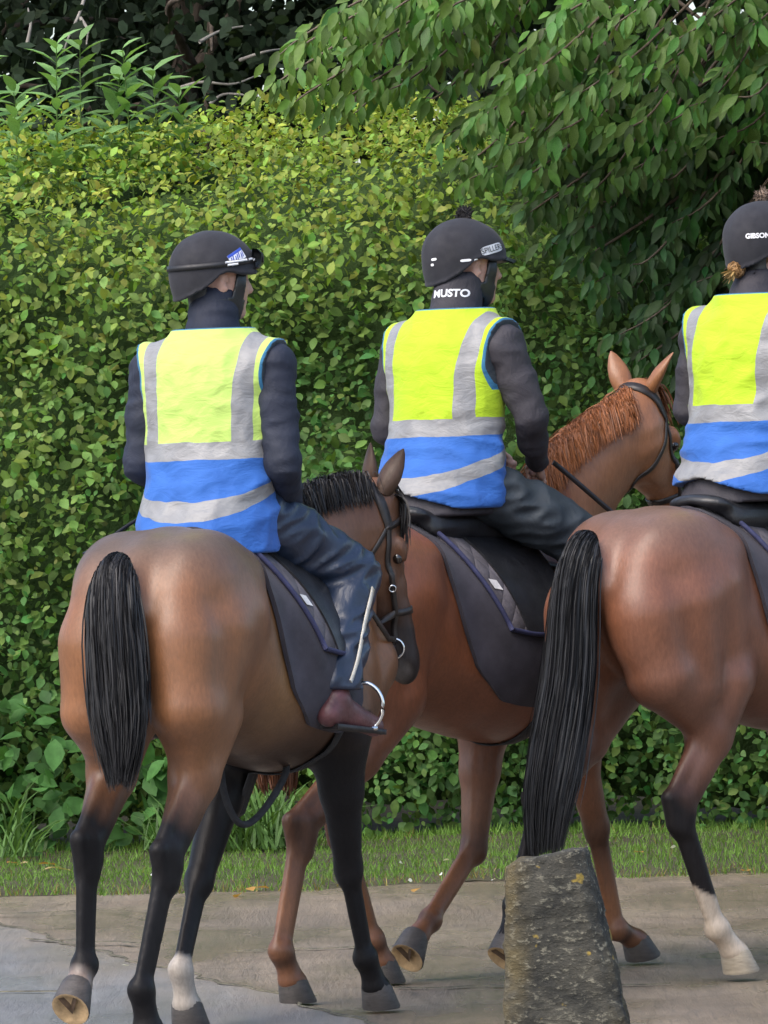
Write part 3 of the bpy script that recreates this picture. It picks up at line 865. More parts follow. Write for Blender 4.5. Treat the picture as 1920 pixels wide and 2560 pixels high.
for i, (px, py) in enumerate(sorted([(974, 2157), (1093, 2153), (988, 2190), (1070, 2178), (1205, 2192), (14, 2045), (55, 2058), (345, 2186), (1660, 2130)])):
    D = 18084 * 1.68 / (py - 1175 + (px - 960) * 0.035)
    q = P(px, py, D); q[2] = verge_h(np.array([q[0]]), np.array([q[1]]))[0] + 0.045
    o = obj('petal', fl3, None, q, (R(random.uniform(20, 70)), 0, R(random.uniform(0, 360))))
    o.scale = (0.028,) * 3
    tag(o, '%s tiny white petal from the left in the verge grass' % ORD[i], 'petal', 'white petals on the verge')
D = 18084 * 1.74 / (2422 - 1175 + (265 - 960) * 0.035)
o = obj('petal', fl3, None, P(265, 2422, D), (0, 0, 0.3)); o.scale = (0.026,) * 3; o.location.z = 0.022
tag(o, 'single white petal lying on the grey concrete apron', 'petal')
# ================================================================== HORSES
# local frame of a horse: x forward from the dock of the tail, y to its left, z up from the ground
TX =  np.array([-.03, .05, .15, .28, .40, .55, .70, .85, 1.0, 1.12, 1.22, 1.35, 1.48, 1.57])
TZT = np.array([1.46, 1.525, 1.575, 1.60, 1.598, 1.568, 1.535, 1.515, 1.525, 1.575, 1.605, 1.56, 1.45, 1.30])
TZB = np.array([1.28, 1.12, 1.03, .99, .965, .91, .86, .825, .80, .80, .815, .86, .95, 1.08])
TW =  np.array([.06, .15, .215, .255, .262, .268, .292, .305, .295, .262, .228, .205, .175, .09])
TTAP = np.array([.1, .12, .15, .18, .22, .26, .26, .28, .34, .46, .55, .5, .35, .2])
_xx = np.linspace(-.06, 1.6, 260)
def _sm(a):
    y = np.interp(_xx, TX, a); kx = np.exp(-0.5 * (np.arange(-9, 10) / 4.0) ** 2); kx /= kx.sum()
    return np.convolve(np.pad(y, 9, mode='edge'), kx, 'valid')
_ZT, _ZB, _W, _TP = map(_sm, (TZT, TZB, TW, TTAP))
def trunk_par(x):
    return [np.interp(x, _xx, a) for a in (_ZT, _ZB, _W, _TP)]
def trunk_sdf(X, Y, Z):
    zt, zb, w, tp = trunk_par(X)
    zc = (zt + zb) / 2 - 0.03; rz_u = zt - zc; rz_d = zc - zb
    dz = Z - zc
    t = np.where(dz > 0, dz / rz_u, dz / rz_d)
    we = w * (1 - tp * np.clip(t, 0, 1.3) ** 1.6)
    q = np.sqrt((np.abs(Y) / we) ** 2 + t * t)
    d = (q - 1) * np.minimum(we, 0.3)
    ex = np.maximum(np.maximum(-.03 - X, X - 1.57), 0)
    return np.sqrt(np.maximum(d, 0) ** 2 + ex ** 2) + np.minimum(d, 0)
def trunk_pt(x, ang, off=0.0):
    """surface point of the barrel: ang 0 = spine, +90 = right flank (y < 0), 180 = belly"""
    zt, zb, w, tp = trunk_par(x)
    zc = (zt + zb) / 2 - 0.03
    c, s = np.cos(ang), np.sin(ang)
    rz = np.where(c > 0, zt - zc, zc - zb)
    we = w * (1 - tp * np.clip(c, 0, 1.3) ** 1.6)
    return np.stack([x + 0 * ang, -(we + off) * s, zc + (rz + off) * c], -1)

def horse_body(pose, h=0.0106):
    f = Field((-.62, -.46, -.02), (2.45, .46, 2.3), h)
    f.func((-.1, -.4, .7), (1.66, .4, 1.7), trunk_sdf, 0)
    for s, hind, fore in ((1, pose['LH'], pose['LF']), (-1, pose['RH'], pose['RF'])):
        st, hk, ft, co = (np.asarray(p, float) for p in hind[:4])
        hip = np.array([.30, s * .14, 1.33])
        # croup, thigh and buttock
        f.ell((.30, s * .135, 1.385), (.27, .145, .20), roty(R(8)), k=.05)
        f.ell((.44, s * .19, 1.44), (.07, .05, .06), k=.05)                       # point of hip
        mid = hip * .45 + st * .55
        f.ell((.075, s * .125, 1.27), (.105, .108, .20), roty(R(8)), k=.045)       # buttock
        th = np.array([.10 + (st[0] - .42) * .35, s * .155, 1.05])
        f.cone((.085, s * .135, 1.24), th, .128, .105, k=.045)
        f.cone(hip + [.05, s * .005, -.02], st + [-.04, -s * .02, .03], .150, .095, k=.050)
        f.cone(hip + [-.07, s * .02, -.06], (th + st) / 2 + [-.02, s * .005, -.03], .145, .098, k=.045)
        f.ell(st + [.01, 0, .02], (.068, .062, .085), k=.045)                      # stifle
        gm = st * .55 + hk * .45
        back = nrm(np.array([-1.0, 0, 0]) + 0.15 * nrm(hk - st))
        f.cone(st + [-.05, 0, -.02], gm, .098, .072, k=.04)
        f.cone(gm, hk + [.015, 0, .03], .072, .045, k=.03)
        f.cone(th + [.03, 0, -.03], gm + [-.035, 0, .04], .105, .055, k=.05)
        pt = hk + np.array([-.055, 0, .055])                                       # point of hock
        f.cone(gm + [-.045, 0, .02], pt, .028, .020, k=.020)
        f.cone(hk + [.0, 0, .05], hk + [.0, 0, -.05], .047, .041, k=.018)
        f.ell(hk + [.012, s * .028, .0], (.030, .020, .036), k=.014); f.ell(hk + [.012, -s * .028, -.01], (.030, .018, .032), k=.014)
        f.cone(pt, hk + [-.040, 0, -.04], .028, .023, k=.018)
        ax = nrm(ft - hk); bk = nrm(np.cross(np.cross(ax, (-1., 0, 0)), ax))
        f.cone(hk + ax * .04, ft, .034, .029, k=.020)
        f.cone(hk + ax * .04 + bk * .032, ft + bk * .030 - ax * .03, .019, .016, k=.008)
        f.ell(ft, (.040, .042, .042), k=.014)
        f.cone(ft + bk * .022, ft + bk * .022, .030, .030, k=.02)
        f.cone(ft, co, .036, .040, k=.02)
        f.ell(co, (.050, .048, .028), k=.02)
        # shoulder and foreleg
        el, kn, ff, fc = (np.asarray(p, float) for p in fore[:4])
        f.ell((1.30, s * .145, 1.27), (.135, .085, .27), roty(R(24)), k=.05)
        f.cone((1.45, s * .13, 1.13), el + [.03, -s * .01, .03], .115, .105, k=.05)
        f.cone((1.22, s * .15, 1.12), el + [.0, 0, .03], .12, .10, k=.05)
        fm = el * .6 + kn * .4
        f.cone(el, fm, .098, .068, k=.04)
        f.cone(el + [.035, s * .015, -.06], fm + [.03, s * .01, 0], .055, .035, k=.04)
        f.cone(fm, kn + nrm(fm - kn) * .03, .066, .046, k=.03)
        f.ell(kn, (.046, .050, .058), k=.014)
        ax = nrm(ff - kn); bk = nrm(np.cross(np.cross(ax, (-1., 0, 0)), ax))
        f.cone(kn + ax * .03 + bk * .018, kn + ax * .03 + bk * .018, .030, .030, k=.02)
        f.cone(kn + ax * .03, ff, .032, .027, k=.020)
        f.cone(kn + ax * .05 + bk * .030, ff + bk * .028 - ax * .03, .018, .015, k=.008)
        f.ell(ff, (.038, .040, .041), k=.014)
        f.cone(ff + bk * .020, ff + bk * .020, .028, .028, k=.02)
        f.cone(ff, fc, .034, .039, k=.02)
        f.ell(fc, (.049, .047, .028), k=.02)
        f.ell((.60, s * .335, 1.22), (.075, .085, .20), roty(R(-20)), k=.06, op='s')    # hollow of the flank
    f.ell((1.50, 0, 1.12), (.12, .20, .16), k=.06)                                 # breast
    # neck
    poll = np.asarray(pose['poll'], float); hd = nrm(pose['head_dir']); fd = np.asarray(pose['face_dir'], float)
    fd = nrm(fd - hd * (fd @ hd)); sd = np.cross(hd, fd)
    base = np.array([1.28, 0, 1.27])
    jaw = poll + hd * .10 - fd * .06
    mid = pose.get('neck_mid')
    if mid is None: mid = base * .5 + jaw * .5 + np.array([.03, 0, .05])
    C = spline([base, np.asarray(mid, float), jaw], 16)
    for i, c in enumerate(C):
        u = i / 15
        T = nrm(np.gradient(C, axis=0)[i])
        side = nrm(np.array([0, 1., 0]) * (1 - u) + sd * u * np.sign(sd[1] + 1e-6)); n_ = nrm(np.cross(T, side)); side = np.cross(n_, T)
        dep = np.interp(u, [0, .3, .65, 1], [.275, .215, .158, .128]); wid = np.interp(u, [0, .3, .65, 1], [.155, .115, .088, .078])
        f.ell(c, (.085, wid, dep), np.stack([T, side, n_], -1), k=.05)
    # head
    Rh = np.stack([hd, sd, fd], -1)
    prof_u = np.array([0, .07, .17, .28, .40, .52, .65, .78, .90, .98]); L = .575
    dep = np.array([.075, .100, .122, .132, .118, .092, .072, .063, .062, .050])
    wid = np.array([.068, .085, .098, .100, .084, .066, .056, .052, .056, .046])
    for u, dd, ww in zip(prof_u, dep, wid):
        frontline = .085 - .012 * math.sin(u * 3.14) - .012 * max(0, u - .75) * 4
        c = poll + hd * (u * L) + fd * (frontline - dd)
        f.ell(c, (.062, ww, dd), Rh, k=.035)
    for s in (-1, 1):
        f.ell(poll + hd * .20 + fd * (-.055) + sd * s * .045, (.11, .038, .095), Rh, k=.02)   # cheek plate
        f.ell(poll + hd * .180 + fd * .046 + sd * s * .078, (.045, .024, .022), Rh, k=.02)    # brow over the eye
        f.cone(poll + hd * .26 + fd * .0 + sd * s * .082, poll + hd * .40 + fd * .005 + sd * s * .058, .014, .010, k=.015)  # facial crest
        f.ell(poll + hd * .555 + fd * .022 + sd * s * .038, (.032, .020, .026), Rh, k=.015)   # nostril wing
        f.ell(poll + hd * .57 + fd * .020 + sd * s * .060, (.018, .014, .011), Rh, k=.006, op='s')
        f.ell(poll + hd * .207 + fd * .030 + sd * s * .112, (.024, .022, .016), Rh, k=.008, op='s')
    f.cone(poll + hd * .50 - fd * .075, poll + hd * .575 - fd * .055, .034, .030, k=.02)      # chin
    f.ell(poll + hd * .555 - fd * .040 + sd * 0, (.06, .07, .004), Rh, k=.006, op='s')         # mouth line
    V, Q = f.mesh()
    V = smooth_mesh(V, Q, 2, 0.4)
    return V, Q, (poll, hd, fd, sd)

def coat_mat(name, rough=0.40):
    k = NT(name)
    a = k.attr('Col').outputs['Color']
    big = k.ramp(k.noise(3.2, 4, 0.55), [(0.3, 0.90), (0.7, 1.08)])
    hair = k.ramp(k.noise(130, 4, 0.7, stretch=(0.8, 0.8, 0.25)), [(0.3, 0.82), (0.7, 1.16)])
    c = k.mix(1.0, k.mix(1.0, a, big, 'MULTIPLY'), hair, 'MULTIPLY')
    k.set('Base Color', c)
    k.set('Roughness', k.ramp(k.noise(7, 3), [(0.3, rough - .06), (0.7, rough + .1)]))
    k.set('Specular IOR Level', k.ramp(a, [(0.018, 0.12), (0.08, 0.5)]))
    k.set('Sheen Weight', 0.0); k.set('Sheen Roughness', 0.4); k.set('Sheen Tint', (0.9, 0.85, 0.8))
    hgt = k.math('ADD', k.math('MULTIPLY', k.noise(130, 4, 0.7, stretch=(0.8, 0.8, 0.25)), 0.5), k.math('MULTIPLY', k.noise(13, 4, 0.6), 0.45))
    k.bump(hgt, 0.35, 0.006)
    return k.m
M_COAT = coat_mat('horse_coat')
def hair_mat(name):
    k = NT(name)
    a = k.attr('Col').outputs['Color']
    c = k.mix(1.0, a, k.ramp(k.noise(9, 3, 0.6), [(0.3, 0.8), (0.7, 1.2)]), 'MULTIPLY')
    k.set('Base Color', c); k.set('Roughness', 0.5); k.set('Specular IOR Level', 0.35)
    return k.m
M_HAIR = hair_mat('horse_hair')
M_HOOF = simple_mat('hoof_horn', (0.055, 0.047, 0.042), 0.55, 0.3, 18, 60, 0.5, 0.004, stretch=(1, 1, 5))
M_HOOFP = simple_mat('pale_hoof_horn', (0.36, 0.30, 0.22), 0.6, 0.25, 18, 60, 0.5, 0.004, stretch=(1, 1, 5))
M_SOLE = simple_mat('hoof_sole', (0.40, 0.27, 0.14), 0.8, 0.3, 26, 70, 0.7, 0.005)
M_FROG = simple_mat('hoof_frog', (0.075, 0.045, 0.025), 0.85, 0.3, 26, 70, 0.7, 0.005)
M_EYE = simple_mat('dark_eye', (0.012, 0.008, 0.006), 0.08, 0.1, 20, 20, 0, spec=0.8)

def hoof(parent, co, sole_n, toe, mat, big=1.0, pale_sole=False):
    """co: coronet centre; sole_n: direction the sole faces; toe: direction of the toe"""
    z = -nrm(sole_n); x = np.asarray(toe, float); x = nrm(x - z * (x @ z)); y = np.cross(z, x)
    Rm = np.stack([x, y, z], -1)
    a = np.linspace(0, 2 * np.pi, 20, endpoint=False)
    rings = []
    for (zz, rx, ry, sh) in [(.012, .046, .044, -.004), (0, .052, .050, 0), (-.03, .058, .055, .010), (-.068, .066, .061, .024), (-.074, .064, .059, .024)]:
        X = np.cos(a) * rx * big + sh * big; Yv = np.sin(a) * ry * big
        zv = np.full(20, zz * big)
        X = np.where(np.cos(a) < -.55, X * .86 - .0, X)
        rings.append(np.stack([X, Yv, zv], -1))
    mb = MB().grid(np.array(rings) @ Rm.T + co, closed_v=True)
    w = mb.build('hoof', mat, parent)
    sm = MB()
    inner = np.array([rings[-1], rings[-1] * np.array([.86, .86, 1]) + [.003, 0, 0], rings[-1] * np.array([.7, .7, 1]) + [.007, 0, .010 * big], rings[-1] * np.array([.05, .05, 1]) + [.02, 0, .012 * big]])
    sm.grid(inner @ Rm.T + co, closed_v=True).build('sole', M_SOLE, w)
    fr = MB()
    zb = -.0665 * big
    tri = np.array([[.048, 0, zb - .004], [-.020, .034, zb - .007], [-.014, 0, zb + .012], [-.020, -.034, zb - .007], [.030, 0, zb + .004], [-.020, .020, zb + .02], [-.020, -.020, zb + .02]]) * [big, big, 1]
    fr.add(tri @ Rm.T + co, None, [(0, 2, 1), (0, 3, 2), (1, 2, 5), (2, 6, 5), (2, 3, 6), (0, 1, 5), (0, 6, 3)])
    fr.build('frog', M_FROG, w, smooth=False)

def strands(n, curve_fn, seed, width, col, ribs=10, colvar=0.5):
    """hair as many thin ribbons; curve_fn(rng) -> (k,3) points"""
    r = np.random.default_rng(seed)
    V = []; Q = []; C = []
    for i in range(n):
        p = curve_fn(r)
        if len(p) > 11: p = np.stack([np.interp(np.linspace(0, 1, 11), np.linspace(0, 1, len(p)), p[:, d_]) for d_ in range(3)], -1)
        k = len(p); T = np.gradient(p, axis=0); T /= np.linalg.norm(T, axis=1, keepdims=True) + 1e-9
        e = np.cross(T, nrm(r.normal(size=3))[None]); e /= np.linalg.norm(e, axis=1, keepdims=True) + 1e-9
        w = width * r.uniform(0.6, 1.4) * np.clip(np.minimum(np.linspace(0.7, 4, k), np.linspace(5, 0.25, k)), 0, 1)[:, None]
        base = i * 2 * k
        V.append(np.stack([p - e * w / 2, p + e * w / 2], 1).reshape(-1, 3))
        j = base + 2 * np.arange(k - 1)
        Q.append(np.stack([j, j + 1, j + 3, j + 2], -1))
        C.append(np.tile(np.asarray(col) * r.uniform(1 - colvar, 1 + colvar), (2 * k, 1)))
    return np.concatenate(V), np.concatenate(Q), np.concatenate(C)

M_BRIDLE = simple_mat('bridle_leather', (0.022, 0.017, 0.015), 0.42, 0.3, 30, 160, 0.3, 0.002)
M_STEEL = simple_mat('steel', (0.75, 0.75, 0.76), 0.18, 0.1, 30, 60, 0.05, 0.001, metal=1.0)
M_SADDLE = simple_mat('saddle_leather', (0.016, 0.016, 0.018), 0.38, 0.35, 14, 120, 0.35, 0.003)
M_SUEDE = simple_mat('worn_suede', (0.135, 0.115, 0.095), 0.85, 0.4, 12, 90, 0.5, 0.004)
M_GIRTH = simple_mat('girth_webbing', (0.02, 0.02, 0.022), 0.8, 0.3, 30, 200, 0.5, 0.002)

def make_horse(label, loc, th, pose, colours, tail_fn, mane_fn, tail_n=900, mane_n=500, scale=1.0):
    H = thing('horse', label, 'horse', (loc[0], loc[1], 0), R(90 - th), 'horses ridden in single file')
    H.scale = (scale,) * 3
    V, Q, hd = horse_body(pose)
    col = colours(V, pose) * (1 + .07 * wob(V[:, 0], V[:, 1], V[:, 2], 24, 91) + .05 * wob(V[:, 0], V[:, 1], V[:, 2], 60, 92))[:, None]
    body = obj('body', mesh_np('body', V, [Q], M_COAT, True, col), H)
    body_bvh = BVHTree.FromPolygons([tuple(v) for v in V], [tuple(q) for q in Q])
    for leg, pale in zip(('LF', 'RF', 'LH', 'RH'), pose.get('pale', (0, 0, 0, 0))):
        L = pose[leg]; co = np.asarray(L[3], float)
        hoof(H, co, L[4], L[5], M_HOOFP if pale else M_HOOF)
    poll, hdir, fdir, sdir = hd
    for s in (-1, 1):
        c = poll + hdir * .205 + fdir * .030 + sdir * s * .076
        MB().ball(c, .0195, 12, 10).build('eye', M_EYE, H)
    # ears
    for s in (-1, 1):
        e = pose['ears'][0 if s < 0 else 1]
        ax = nrm(e[0]); opn = nrm(np.asarray(e[1]) - ax * (np.asarray(e[1]) @ ax)); sd_ = np.cross(ax, opn)
        b = poll - hdir * .005 + fdir * .02 + sdir * s * .052
        rows = []
        for u in np.linspace(0, 1, 12):
            w = .041 * np.interp(u, [0, .15, .4, .65, .85, .95, 1], [.6, .85, 1, .82, .48, .26, .06])
            dp = .032 * np.interp(u, [0, .5, 1], [1, .75, .08])
            an = np.linspace(-2.2, 2.2, 11)
            cen = b + ax * (.165 * u) + opn * (.02 * u * u)
            o_ = cen + np.sin(an)[:, None] * w * sd_ - np.cos(an)[:, None] * dp * opn
            i_ = cen + np.sin(an[::-1])[:, None] * w * .86 * sd_ - np.cos(an[::-1])[:, None] * dp * .70 * opn
            rows.append(np.vstack([o_, i_]))
        m = MB().grid(np.array(rows), closed_v=True)
        v, f = m.arrays()
        cc = np.tile(np.asarray(pose['ear_col']), (len(v), 1))
        tipm = np.clip((np.repeat(np.linspace(0, 1, 12), 22) - .55) / .4, 0, 1)[:, None]
        cc = cc * (1 - .6 * tipm * pose.get('ear_dark', .5))
        obj('ear', mesh_np('ear', v, f, M_COAT, True, cc), H)
    if mane_fn is not None:
        v, q, c = mane_fn(poll, hdir, fdir, sdir, body_bvh)
        obj('mane', mesh_np('mane', v, [q], M_HAIR, True, c), H)
    v, q, c = tail_fn()
    obj('tail', mesh_np('tail', v, [q], M_HAIR, True, c), H)
    return H, body_bvh, hd

def mixc(a, b, t):
    t = np.clip(t, 0, 1)[:, None]; return np.asarray(a) * (1 - t) + np.asarray(b) * t
def seg_dist(V, a, b):
    a = np.asarray(a, float); b = np.asarray(b, float); ba = b - a
    t = np.clip(((V - a) @ ba) / (ba @ ba + 1e-9), 0, 1); return np.linalg.norm(V - a - t[:, None] * ba, axis=1), t
def leg_mask(V, pose, leg, hind):
    """0 at stifle/elbow .. 1 joint .. 2 fetlock .. 3 coronet, and closeness to that leg"""
    J = [np.asarray(p, float) for p in pose[leg][:4]]
    best = np.full(len(V), 9.0); par = np.zeros(len(V))
    for i in range(3):
        d, t = seg_dist(V, J[i], J[i + 1]); m = d < best
        best = np.where(m, d, best); par = np.where(m, i + t, par)
    return np.where(best < .14, par, -1.0)

def tail_strands(dock, pts, spread, n, seed, col, width=.007, length=1.0):
    base = spline(pts, 26); TT = np.gradient(base, axis=0); TT /= np.linalg.norm(TT, axis=1, keepdims=True); N1 = np.stack([TT[:, 2], 0 * TT[:, 0], -TT[:, 0]], -1)
    def fn(r):
        a = r.uniform(0, 6.28); q = math.sqrt(r.uniform())
        off = np.array([math.cos(a), math.sin(a)]) * q; fly = 1.0 + (.35 * r.uniform() if r.uniform() < .12 else 0)
        p = base.copy(); k = len(p); u = np.linspace(0, 1, k)
        sp = np.interp(u, np.linspace(0, 1, len(spread)), spread)
        sp = sp * np.clip(.25 + .75 * np.sqrt(u / .15), 0, 1) * (1 + (fly - 1) * u); p[:, 2] -= .030 * off[1] ** 2 * np.clip(u / .12, 0, 1); p += N1 * (off[0] * sp * .7)[:, None]; p[:, 1] += off[1] * sp
        cut = r.uniform(.50, 1.0) if r.uniform() < .85 else r.uniform(.9, 1.0)
        start = r.uniform(0, .015)
        uu = start + (cut - start) * u
        p2 = np.stack([np.interp(uu, u, p[:, d]) for d in range(3)], -1)
        ph = r.uniform(0, 6.28)
        p2[:, 1] += .014 * np.sin(u * 7 + ph) * u; p2[:, 0] += .012 * np.cos(u * 5 + ph) * u
        return p2
    def cover(r):
        p = base.copy(); k = len(p); u = np.linspace(0, 1, k); a = r.uniform(0, 6.28)
        rr = np.interp(u, [0, .02, .06, .12, .25, .5, 1], [.006, .020, .034, .044, .056, .070, .060]) * (max(spread) / .098) * r.uniform(.96, 1.10)
        p += N1 * (math.cos(a) * rr)[:, None]; p[:, 1] += math.sin(a) * rr
        s0 = r.uniform(0, .05); s1 = s0 + r.uniform(.25, .6); uu = s0 + (s1 - s0) * u
        p2 = np.stack([np.interp(uu, u, p[:, d]) for d in range(3)], -1)
        p2[:, 1] += .008 * np.sin(u * 4 + a * 3) * u
        return p2
    v, q, c = strands(n, fn, seed, width, col)
    v1, q1, c1 = strands(n // 2, cover, seed + 50, width, np.asarray(col) * 1.1)
    v, q, c = np.vstack([v, v1]), np.vstack([q, q1 + len(v)]), np.vstack([c, c1])
    k = len(base); u = np.linspace(0, 1, k)
    rad = np.interp(u, [0, .02, .06, .12, .25, .5, .75, .92, 1], [.004, .016, .030, .040, .050, .058, .048, .024, .004]) * (max(spread) / .098)
    m = MB().tube(base[2:-2], rad[2:-2] * .92, 16); cv, cf = m.arrays(); cq = cf[0]; cv[:, 1] += .004 * np.sin(cv[:, 2] * 60)
    return np.vstack([v, cv]), np.vstack([q, cq + len(v)]), np.vstack([c, np.tile(np.asarray(col) * .8, (len(cv), 1))])

# ------------------------------------------------------------------ pose tables (joints in the horse frame)
DN = (0, 0, -1)
POSE1 = dict(
    RH=[(.29, -.158, 1.03), (-.04, -.125, .565), (-.16, -.085, .20), (-.125, -.085, .085), (0, 0, -1), (1, 0, 0)],
    LH=[(.36, .165, 1.03), (.005, .165, .600), (-.045, .160, .270), (-.10, .165, .205), (-.80, -.02, -.55), (.25, .03, -1)],
    RF=[(1.15, -.165, .90), (1.29, -.13, .475), (1.375, -.14, .185), (1.43, -.15, .085), (.05, 0, -1), (1, -.12, 0)],
    LF=[(1.10, .17, .88), (.855, .195, .465), (.70, .195, .195), (.735, .195, .085), (0, 0, -1), (1, 0, 0)],
    poll=(1.61, -.115, 1.665), head_dir=(.12, -.07, -1.0), face_dir=(.68, -.74, .1), neck_mid=(1.42, .02, 1.50),
    ears=[((-.05, .10, 1), (.55, -.5, 0)), ((.25, -.35, 1), (.7, -.1, 0))], ear_col=(.060, .034, .022), ear_dark=.7)
POSE2 = dict(
    RH=[(.33, -.19, 1.00), (-.165, -.14, .555), (-.285, -.14, .185), (-.235, -.14, .085), (0, 0, -1), (1, 0, 0)],
    LH=[(.52, .18, 1.01), (.36, .135, .545), (.50, .13, .165), (.545, .13, .085), (0, 0, -1), (1, 0, 0)],
    RF=[(1.22, -.17, .90), (1.36, -.17, .495), (1.455, -.17, .135), (1.555, -.17, .092), (.22, 0, -1), (1, 0, .2)],
    LF=[(1.17, .16, .88), (1.085, .155, .430), (.835, .15, .205), (.745, .15, .150), (-.75, -.05, -.55), (-.5, 0, -.8)],
    poll=(1.79, -.07, 1.975), head_dir=(.38, .0, -.92), face_dir=(.95, .08, .3), neck_mid=(1.49, -.02, 1.66),
    ears=[((-.05, .30, 1), (.6, .8, 0)), ((.05, -.55, 1), (.6, -.8, 0))], ear_col=(.25, .105, .042), ear_dark=.15)
POSE3 = dict(
    RH=[(.47, -.19, 1.02), (.215, -.15, .575), (.375, -.16, .185), (.455, -.165, .10), (.1, 0, -1), (1, 0, 0)],
    LH=[(.34, .19, 1.00), (-.16, .14, .60), (-.31, .13, .30), (-.345, .13, .20), (-.7, 0, -.7), (.7, 0, -.7)],
    RF=[(1.14, -.17, .90), (1.05, -.16, .48), (.95, -.16, .195), (.99, -.16, .085), (0, 0, -1), (1, 0, 0)],
    LF=[(1.18, .17, .90), (1.30, .16, .49), (1.38, .16, .19), (1.43, .16, .085), (0, 0, -1), (1, 0, 0)],
    poll=(1.86, .02, 1.90), head_dir=(.62, 0, -.78), face_dir=(.78, 0, .62),
    ears=[((.15, .2, 1), (.8, 0, 0)), ((.15, -.2, 1), (.8, 0, 0))], ear_col=(.16, .075, .038), ear_dark=.5, pale=(0, 0, 0, 1))

def col_bay(V, pose):
    n1 = wob(V[:, 0], V[:, 1], V[:, 2], 5, 1)
    brown = np.array([.198, .084, .035]); dark = np.array([.013, .012, .0125]); sooty_sheen = np.array([.105, .072, .052])
    c = np.tile(brown, (len(V), 1))
    c = mixc(c, sooty_sheen, (V[:, 2] - 1.36 + .03 * n1) / .16 * (V[:, 0] < 1.2))  # darker back, its grey being sky sheen put into the coat
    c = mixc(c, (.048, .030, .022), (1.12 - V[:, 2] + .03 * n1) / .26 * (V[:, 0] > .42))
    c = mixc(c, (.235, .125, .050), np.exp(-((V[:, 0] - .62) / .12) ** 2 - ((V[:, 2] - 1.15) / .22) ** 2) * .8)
    for leg, top in (('RH', .36), ('LH', .34), ('RF', -.35), ('LF', -.35)):
        m = leg_mask(V, pose, leg, leg[1] == 'H'); c = mixc(c, dark, np.where(m >= 0, (m - top + .12 * n1) / .45, 0))
    m = leg_mask(V, pose, 'LF', False)                              # pale pastern
    c = mixc(c, (.36, .31, .26), np.where(m > 0, (m - 1.83 + .10 * wob(V[:, 0], V[:, 1], V[:, 2], 38, 8)) / .06, 0))
    m = leg_mask(V, pose, 'LH', True)
    c = mixc(c, (.20, .15, .12), np.where(m > 0, (m - 2.25) / .3, 0) * .7)
    hdist = np.linalg.norm(V - (np.asarray(pose['poll']) + nrm(pose['head_dir']) * .56), axis=1)
    hc0 = np.linalg.norm(V - (np.asarray(pose['poll']) + nrm(pose['head_dir']) * .22), axis=1)
    c = mixc(c, (.115, .052, .027), (.36 - hc0) / .15)
    c = mixc(c, (.028, .021, .019), (.27 - hdist) / .14)
    c = mixc(c, (.24, .21, .19), (.065 - hdist) / .03 * .6)
    return c
def col_chest(V, pose):
    n1 = wob(V[:, 0], V[:, 1], V[:, 2], 5, 2)
    c = np.tile(np.array([.220, .076, .034]), (len(V), 1))
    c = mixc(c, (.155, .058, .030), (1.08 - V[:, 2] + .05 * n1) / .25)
    for leg in ('RH', 'LH', 'RF', 'LF'):
        m = leg_mask(V, pose, leg, leg[1] == 'H')
        c = mixc(c, (.145, .060, .028), np.where(m >= 0, (m - .2 + .2 * n1) / .5, 0))
        c = mixc(c, (.040, .022, .016), np.where(m >= 0, np.exp(-((m - 1.0 + .1 * n1) / .22) ** 2) * .75, 0))
        c = mixc(c, (.195, .078, .030), np.where(m >= 0, np.exp(-((m - 1.65 + .1 * n1) / .25) ** 2) * .8, 0))
        c = mixc(c, (.050, .026, .018), np.where(m >= 0, np.exp(-((m - 2.25) / .2) ** 2) * .7, 0))
    up = V[:, 0] > 1.35
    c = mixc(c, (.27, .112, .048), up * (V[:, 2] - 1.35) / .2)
    return c
def col_brown(V, pose):
    n1 = wob(V[:, 0], V[:, 1], V[:, 2], 5, 3)
    dark = np.array([.014, .0125, .013])
    c = np.tile(np.array([.178, .070, .037]), (len(V), 1))
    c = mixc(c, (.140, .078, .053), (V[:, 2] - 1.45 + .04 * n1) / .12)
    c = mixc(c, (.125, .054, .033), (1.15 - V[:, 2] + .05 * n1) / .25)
    for leg, top in (('RH', .58), ('LH', .5), ('RF', .4), ('LF', .4)):
        m = leg_mask(V, pose, leg, leg[1] == 'H'); c = mixc(c, dark, np.where(m >= 0, (m - top + .12 * n1) / .35, 0))
    m = leg_mask(V, pose, 'RH', True)
    c = mixc(c, (.42, .34, .26), np.where(m > 0, (m - 1.62 + .12 * wob(V[:, 0], V[:, 1], V[:, 2], 30, 9) - (V[:, 0] - .33) * 1.6) / .06, 0))
    return c

# ---- tails
def tail1():
    return tail_strands(None, [(-.005, 0, 1.485), (-.065, 0, 1.47), (-.105, -.01, 1.34), (-.115, -.02, 1.12), (-.125, -.025, .96), (-.13, -.02, .82)],
                        [.05, .07, .085, .094, .092, .066, .03], 5000, 3, (.014, .0135, .0145), .0036)
def tail3():
    return tail_strands(None, [(-.005, 0, 1.485), (-.055, 0, 1.47), (-.10, .01, 1.34), (-.13, .025, 1.05), (-.19, .04, .80), (-.23, .05, .62), (-.24, .06, .46)],
                        [.05, .065, .080, .095, .105, .105, .085, .06], 5000, 4, (.015, .015, .0165), .0038)
def tail2():
    return tail_strands(None, [(-.005, 0, 1.485), (-.055, 0, 1.47), (-.09, .0, 1.34), (-.11, .0, 1.05), (-.12, .0, .80), (-.12, .0, .70)],
                        [.026, .05, .07, .085, .085, .07], 900, 6, (.09, .035, .016), .009)
